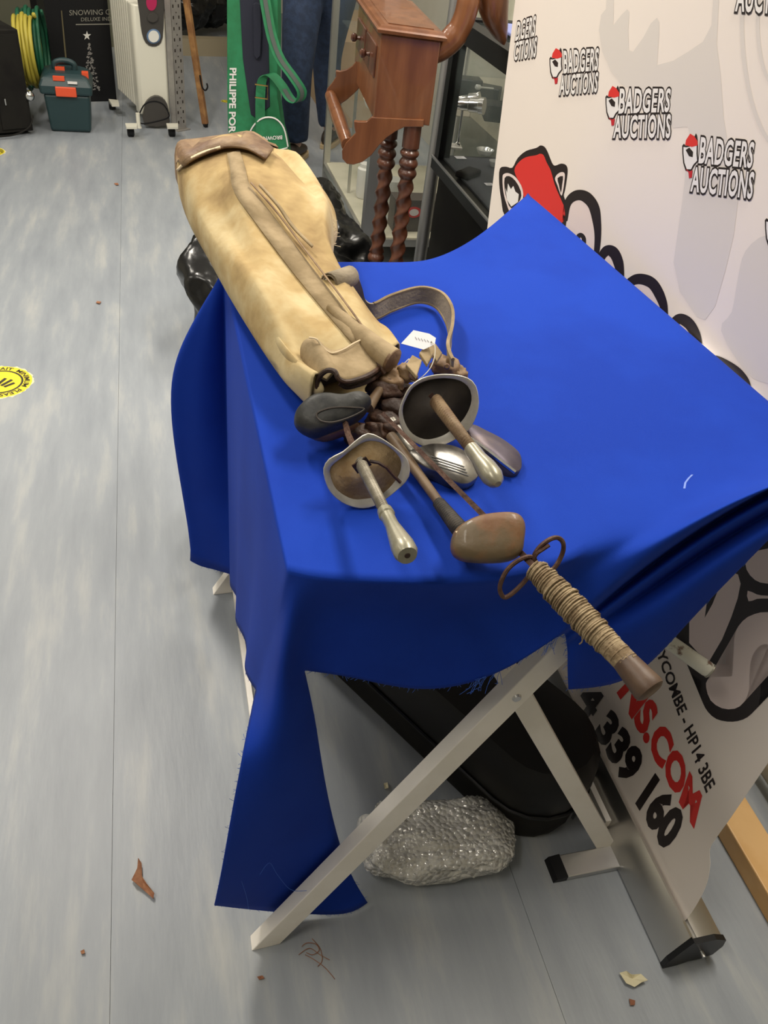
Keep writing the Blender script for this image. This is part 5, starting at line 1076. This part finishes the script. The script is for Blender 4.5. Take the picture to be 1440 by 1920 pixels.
bm = BM(); h0 = tx+dv_*.13+UP*.29; tube(bm, smoothp([h0+wv_*.06, h0+wv_*.06+UP*.04, h0+wv_*(tw_/2)+UP*.055, h0+wv_*(tw_-.06)+UP*.04, h0+wv_*(tw_-.06)], 5), .016, 10); obj('handle', bm, 'teal', tbx)
for q, w_ in ((.30, .085), ):
    bm = BM(); c = tx+wv_*(tw_/2+.0)-dv_*.03+UP*.195; box(bm, c-wv_*.055, wv_*.11, dv_*.02, UP*.05); obj('latch', bm, 'orange', tbx, smooth=False, bevel=.004)
bm = BM(); c = tx+wv_*.05-dv_*.012+UP*.272; box(bm, c, wv_*.06, dv_*.03, UP*.02); obj('latch', bm, 'orange', tbx, smooth=False)
bm = BM(); c = tx+wv_*.06+dv_*.10+UP*.30; box(bm, c, wv_*.05, dv_*.03, UP*.015); obj('latch', bm, 'orange', tbx, smooth=False)
bm = BM(); c = tx+wv_*(tw_-.02)+dv_*.05+UP*.26; box(bm, c, wv_*.035, dv_*.05, UP*.045); obj('latch', bm, 'orange', tbx, smooth=False)
bm = BM(); c = tx+wv_*(tw_/2+.015)-dv_*.024+UP*.262; box(bm, c, wv_*.05, dv_*.006, UP*.012); obj('label_strip', bm, 'pwhite', tbx, smooth=False)
bo = Z(-40, 262, 0); bw_ = Z(64, 252, 0)-bo; bd_ = UP.cross(bw_).normalized()
bk_c = root('black_cabinet', bo+bw_*.5+bd_*.2, 'tall matt black cabinet standing at the far left edge of the photo', 'cabinet')
bm = BM(); box(bm, bo+UP*.02, bw_, bd_*.4, UP*.50); obj('carcass', bm, 'blackm', bk_c, smooth=False, bevel=.004)
bm = BM(); box(bm, bo+UP*.04+bw_*.45-bd_*.008, bw_*.5, bd_*.008, UP*.46); dr_ = obj('door', bm, 'blackm', bk_c, smooth=False)
bm = BM(); c = bo+bw_*.55+UP*.2-bd_*.01; tube(bm, [c, c-bd_*.02, c-bd_*.02-UP*.03], .004, 6); obj('latch', bm, 'silver', dr_)
for f in (.05, .9): bm = BM(); box(bm, bo+bw_*f+bd_*.05, bw_*.06, bd_*.1, UP*.02); obj('foot', bm, 'black', bk_c, smooth=False)
bm = BM(); tube(bm, smoothp([bo+bw_*.2-bd_*.03+UP*.015, bo+bw_*.6-bd_*.04+UP*.02, bo+bw_*.9-bd_*.03+UP*.05, bo+bw_*1.02-bd_*.01+UP*.10], 5), .004, 6); obj('cable', bm, 'blackm', bk_c)
bm = BM(); bmesh.ops.create_uvsphere(bm, u_segments=20, v_segments=12, radius=.028, matrix=Matrix.Translation(bo+bw_*1.02+UP*.20-bd_*.0)); obj('round_knob', bm, 'silver', bk_c, label='shiny round metal knob')
def coil(name, cx, cy, y, rr, m, lab, n=5, ax=V((1, .35, 0))):
    c = YY(cx, cy, y); ax = ax.normalized(); a = UP; b = ax.cross(a).normalized(); bm = BM()
    P = [c+ax*(.02*(t/24)/1.0-.05)+(a*math.cos(2*math.pi*t/24)+b*math.sin(2*math.pi*t/24))*(rr*(1+.06*math.sin(t*.7))) for t in range(24*n)]
    tube(bm, P, .011, 8); return tag(obj(name, bm, m, auto=False), lab, 'hose')
coil('hose_coil', 62, 92, 5.15, .20, 'hoseg', 'coiled dark green garden hose behind the black cabinet', 6); coil('hose_coil', 54, 95, 4.98, .17, 'hosey', 'coiled yellow hose hanging beside the black cabinet', 5)
co = Z(108, 192, 0); cw_ = Z(205, 190, 0)-co; cdv = UP.cross(cw_).normalized()
ct = root('printed_carton', co+cw_*.5+cdv*.1, 'tall black printed carton showing a silver tree behind the toolbox', 'box')
bm = BM(); box(bm, co, cw_*1.15, cdv*.22, UP*.66); obj('carton_body', bm, 'black', ct, smooth=False)
cN = cdv*-1; cP0 = co+cN*.001
def CN(x, y): return PP(x, y, cP0, cN)
textpx('SNOWING CHRISTMAS', [(130, 29), (266, 26), (266, 16), (130, 19)], 'gold', 0, ct, .0, fn=CN); textpx('DELUXE INDOOR', [(152, 40), (232, 38), (232, 31), (152, 33)], 'gold', 0, ct, .0, fn=CN)
bm = BM(); prism(bm, [CN(142, 47), CN(215, 46), CN(215, 44), CN(142, 45)], cN*.0008); obj('printed_line', bm, 'gold', ct, smooth=False)
bm = BM(); star = [CN(163+(8 if k % 2 == 0 else 3)*math.sin(k*math.pi/5), 67-(9 if k % 2 == 0 else 3.5)*math.cos(k*math.pi/5)) for k in range(10)]; prism(bm, star, cN*.001); obj('printed_star', bm, 'wblock', ct, smooth=False)
bm = BM(); rg = random.Random(2)
for k in range(110):
    f = rg.random()**.6; x = 166+(rg.random()-.5)*34*f+4*f; y = 78+90*f; quadm(bm, [CN(x, y), CN(x+rg.uniform(1, 4), y+rg.uniform(-2, 2)), CN(x+rg.uniform(1, 3), y+3), CN(x-1, y+2)])
obj('printed_tree', bm, 'galv', ct, kind='stuff', smooth=False)
bm = BM(); prism(bm, [CN(114, 20), CN(116, 20), CN(125, 112), CN(122, 112)], cN*.004); obj('carton_edge', bm, mat('dark_gold', (.12, .10, .05), .6), ct, smooth=False)
bm = BM(); box(bm, Z(80, 165, 0), W*.32+V((.0, 0, 0)), D*.35, UP*.75); tag(obj('dark_box', bm, 'blackm', smooth=False), 'tall plain black box standing behind the hoses', 'box')
bm = BM(); box(bm, SB(-2.6, 7.5, 0), W*2.6, D*.4, UP*1.3); tag(obj('counter', bm, mat('olive_counter', (.12, .12, .08), .7), smooth=False), 'olive grey counter front across the back of the room', 'counter')
bm = BM(); a = Z(330, 85, .06); b = Z(438, 88, .06); bar(bm, a, b, .12, .12); tag(obj('low_beam', bm, mat('beige_beam', (.32, .27, .18), .7), smooth=False), 'beige low shelf beam under the black heap at the back', 'beam')
for k, (x, y, r) in enumerate([(352, 60, .20), (390, 52, .22), (425, 50, .2), (335, 40, .18), (405, 30, .18)]):
    lab = ['left', 'middle', 'right', 'upper left', 'upper right'][k]; c = Z(x, y+20, 0)+D*.25; c.z = .26+(.14 if k > 2 else 0); binbag('crumpled black sack, %s one in the heap at the far back' % lab, c, (r*1.2, r, r), 10+k, 'black sacks heaped at the back', 'black_sack')
bm = BM(); box(bm, SB(1.15, 5.6, 0), W*.45, D*1.2, UP*.5); tag(obj('cardboard_box', bm, 'card', smooth=False), 'brown cardboard box beyond the glass cabinet', 'box')
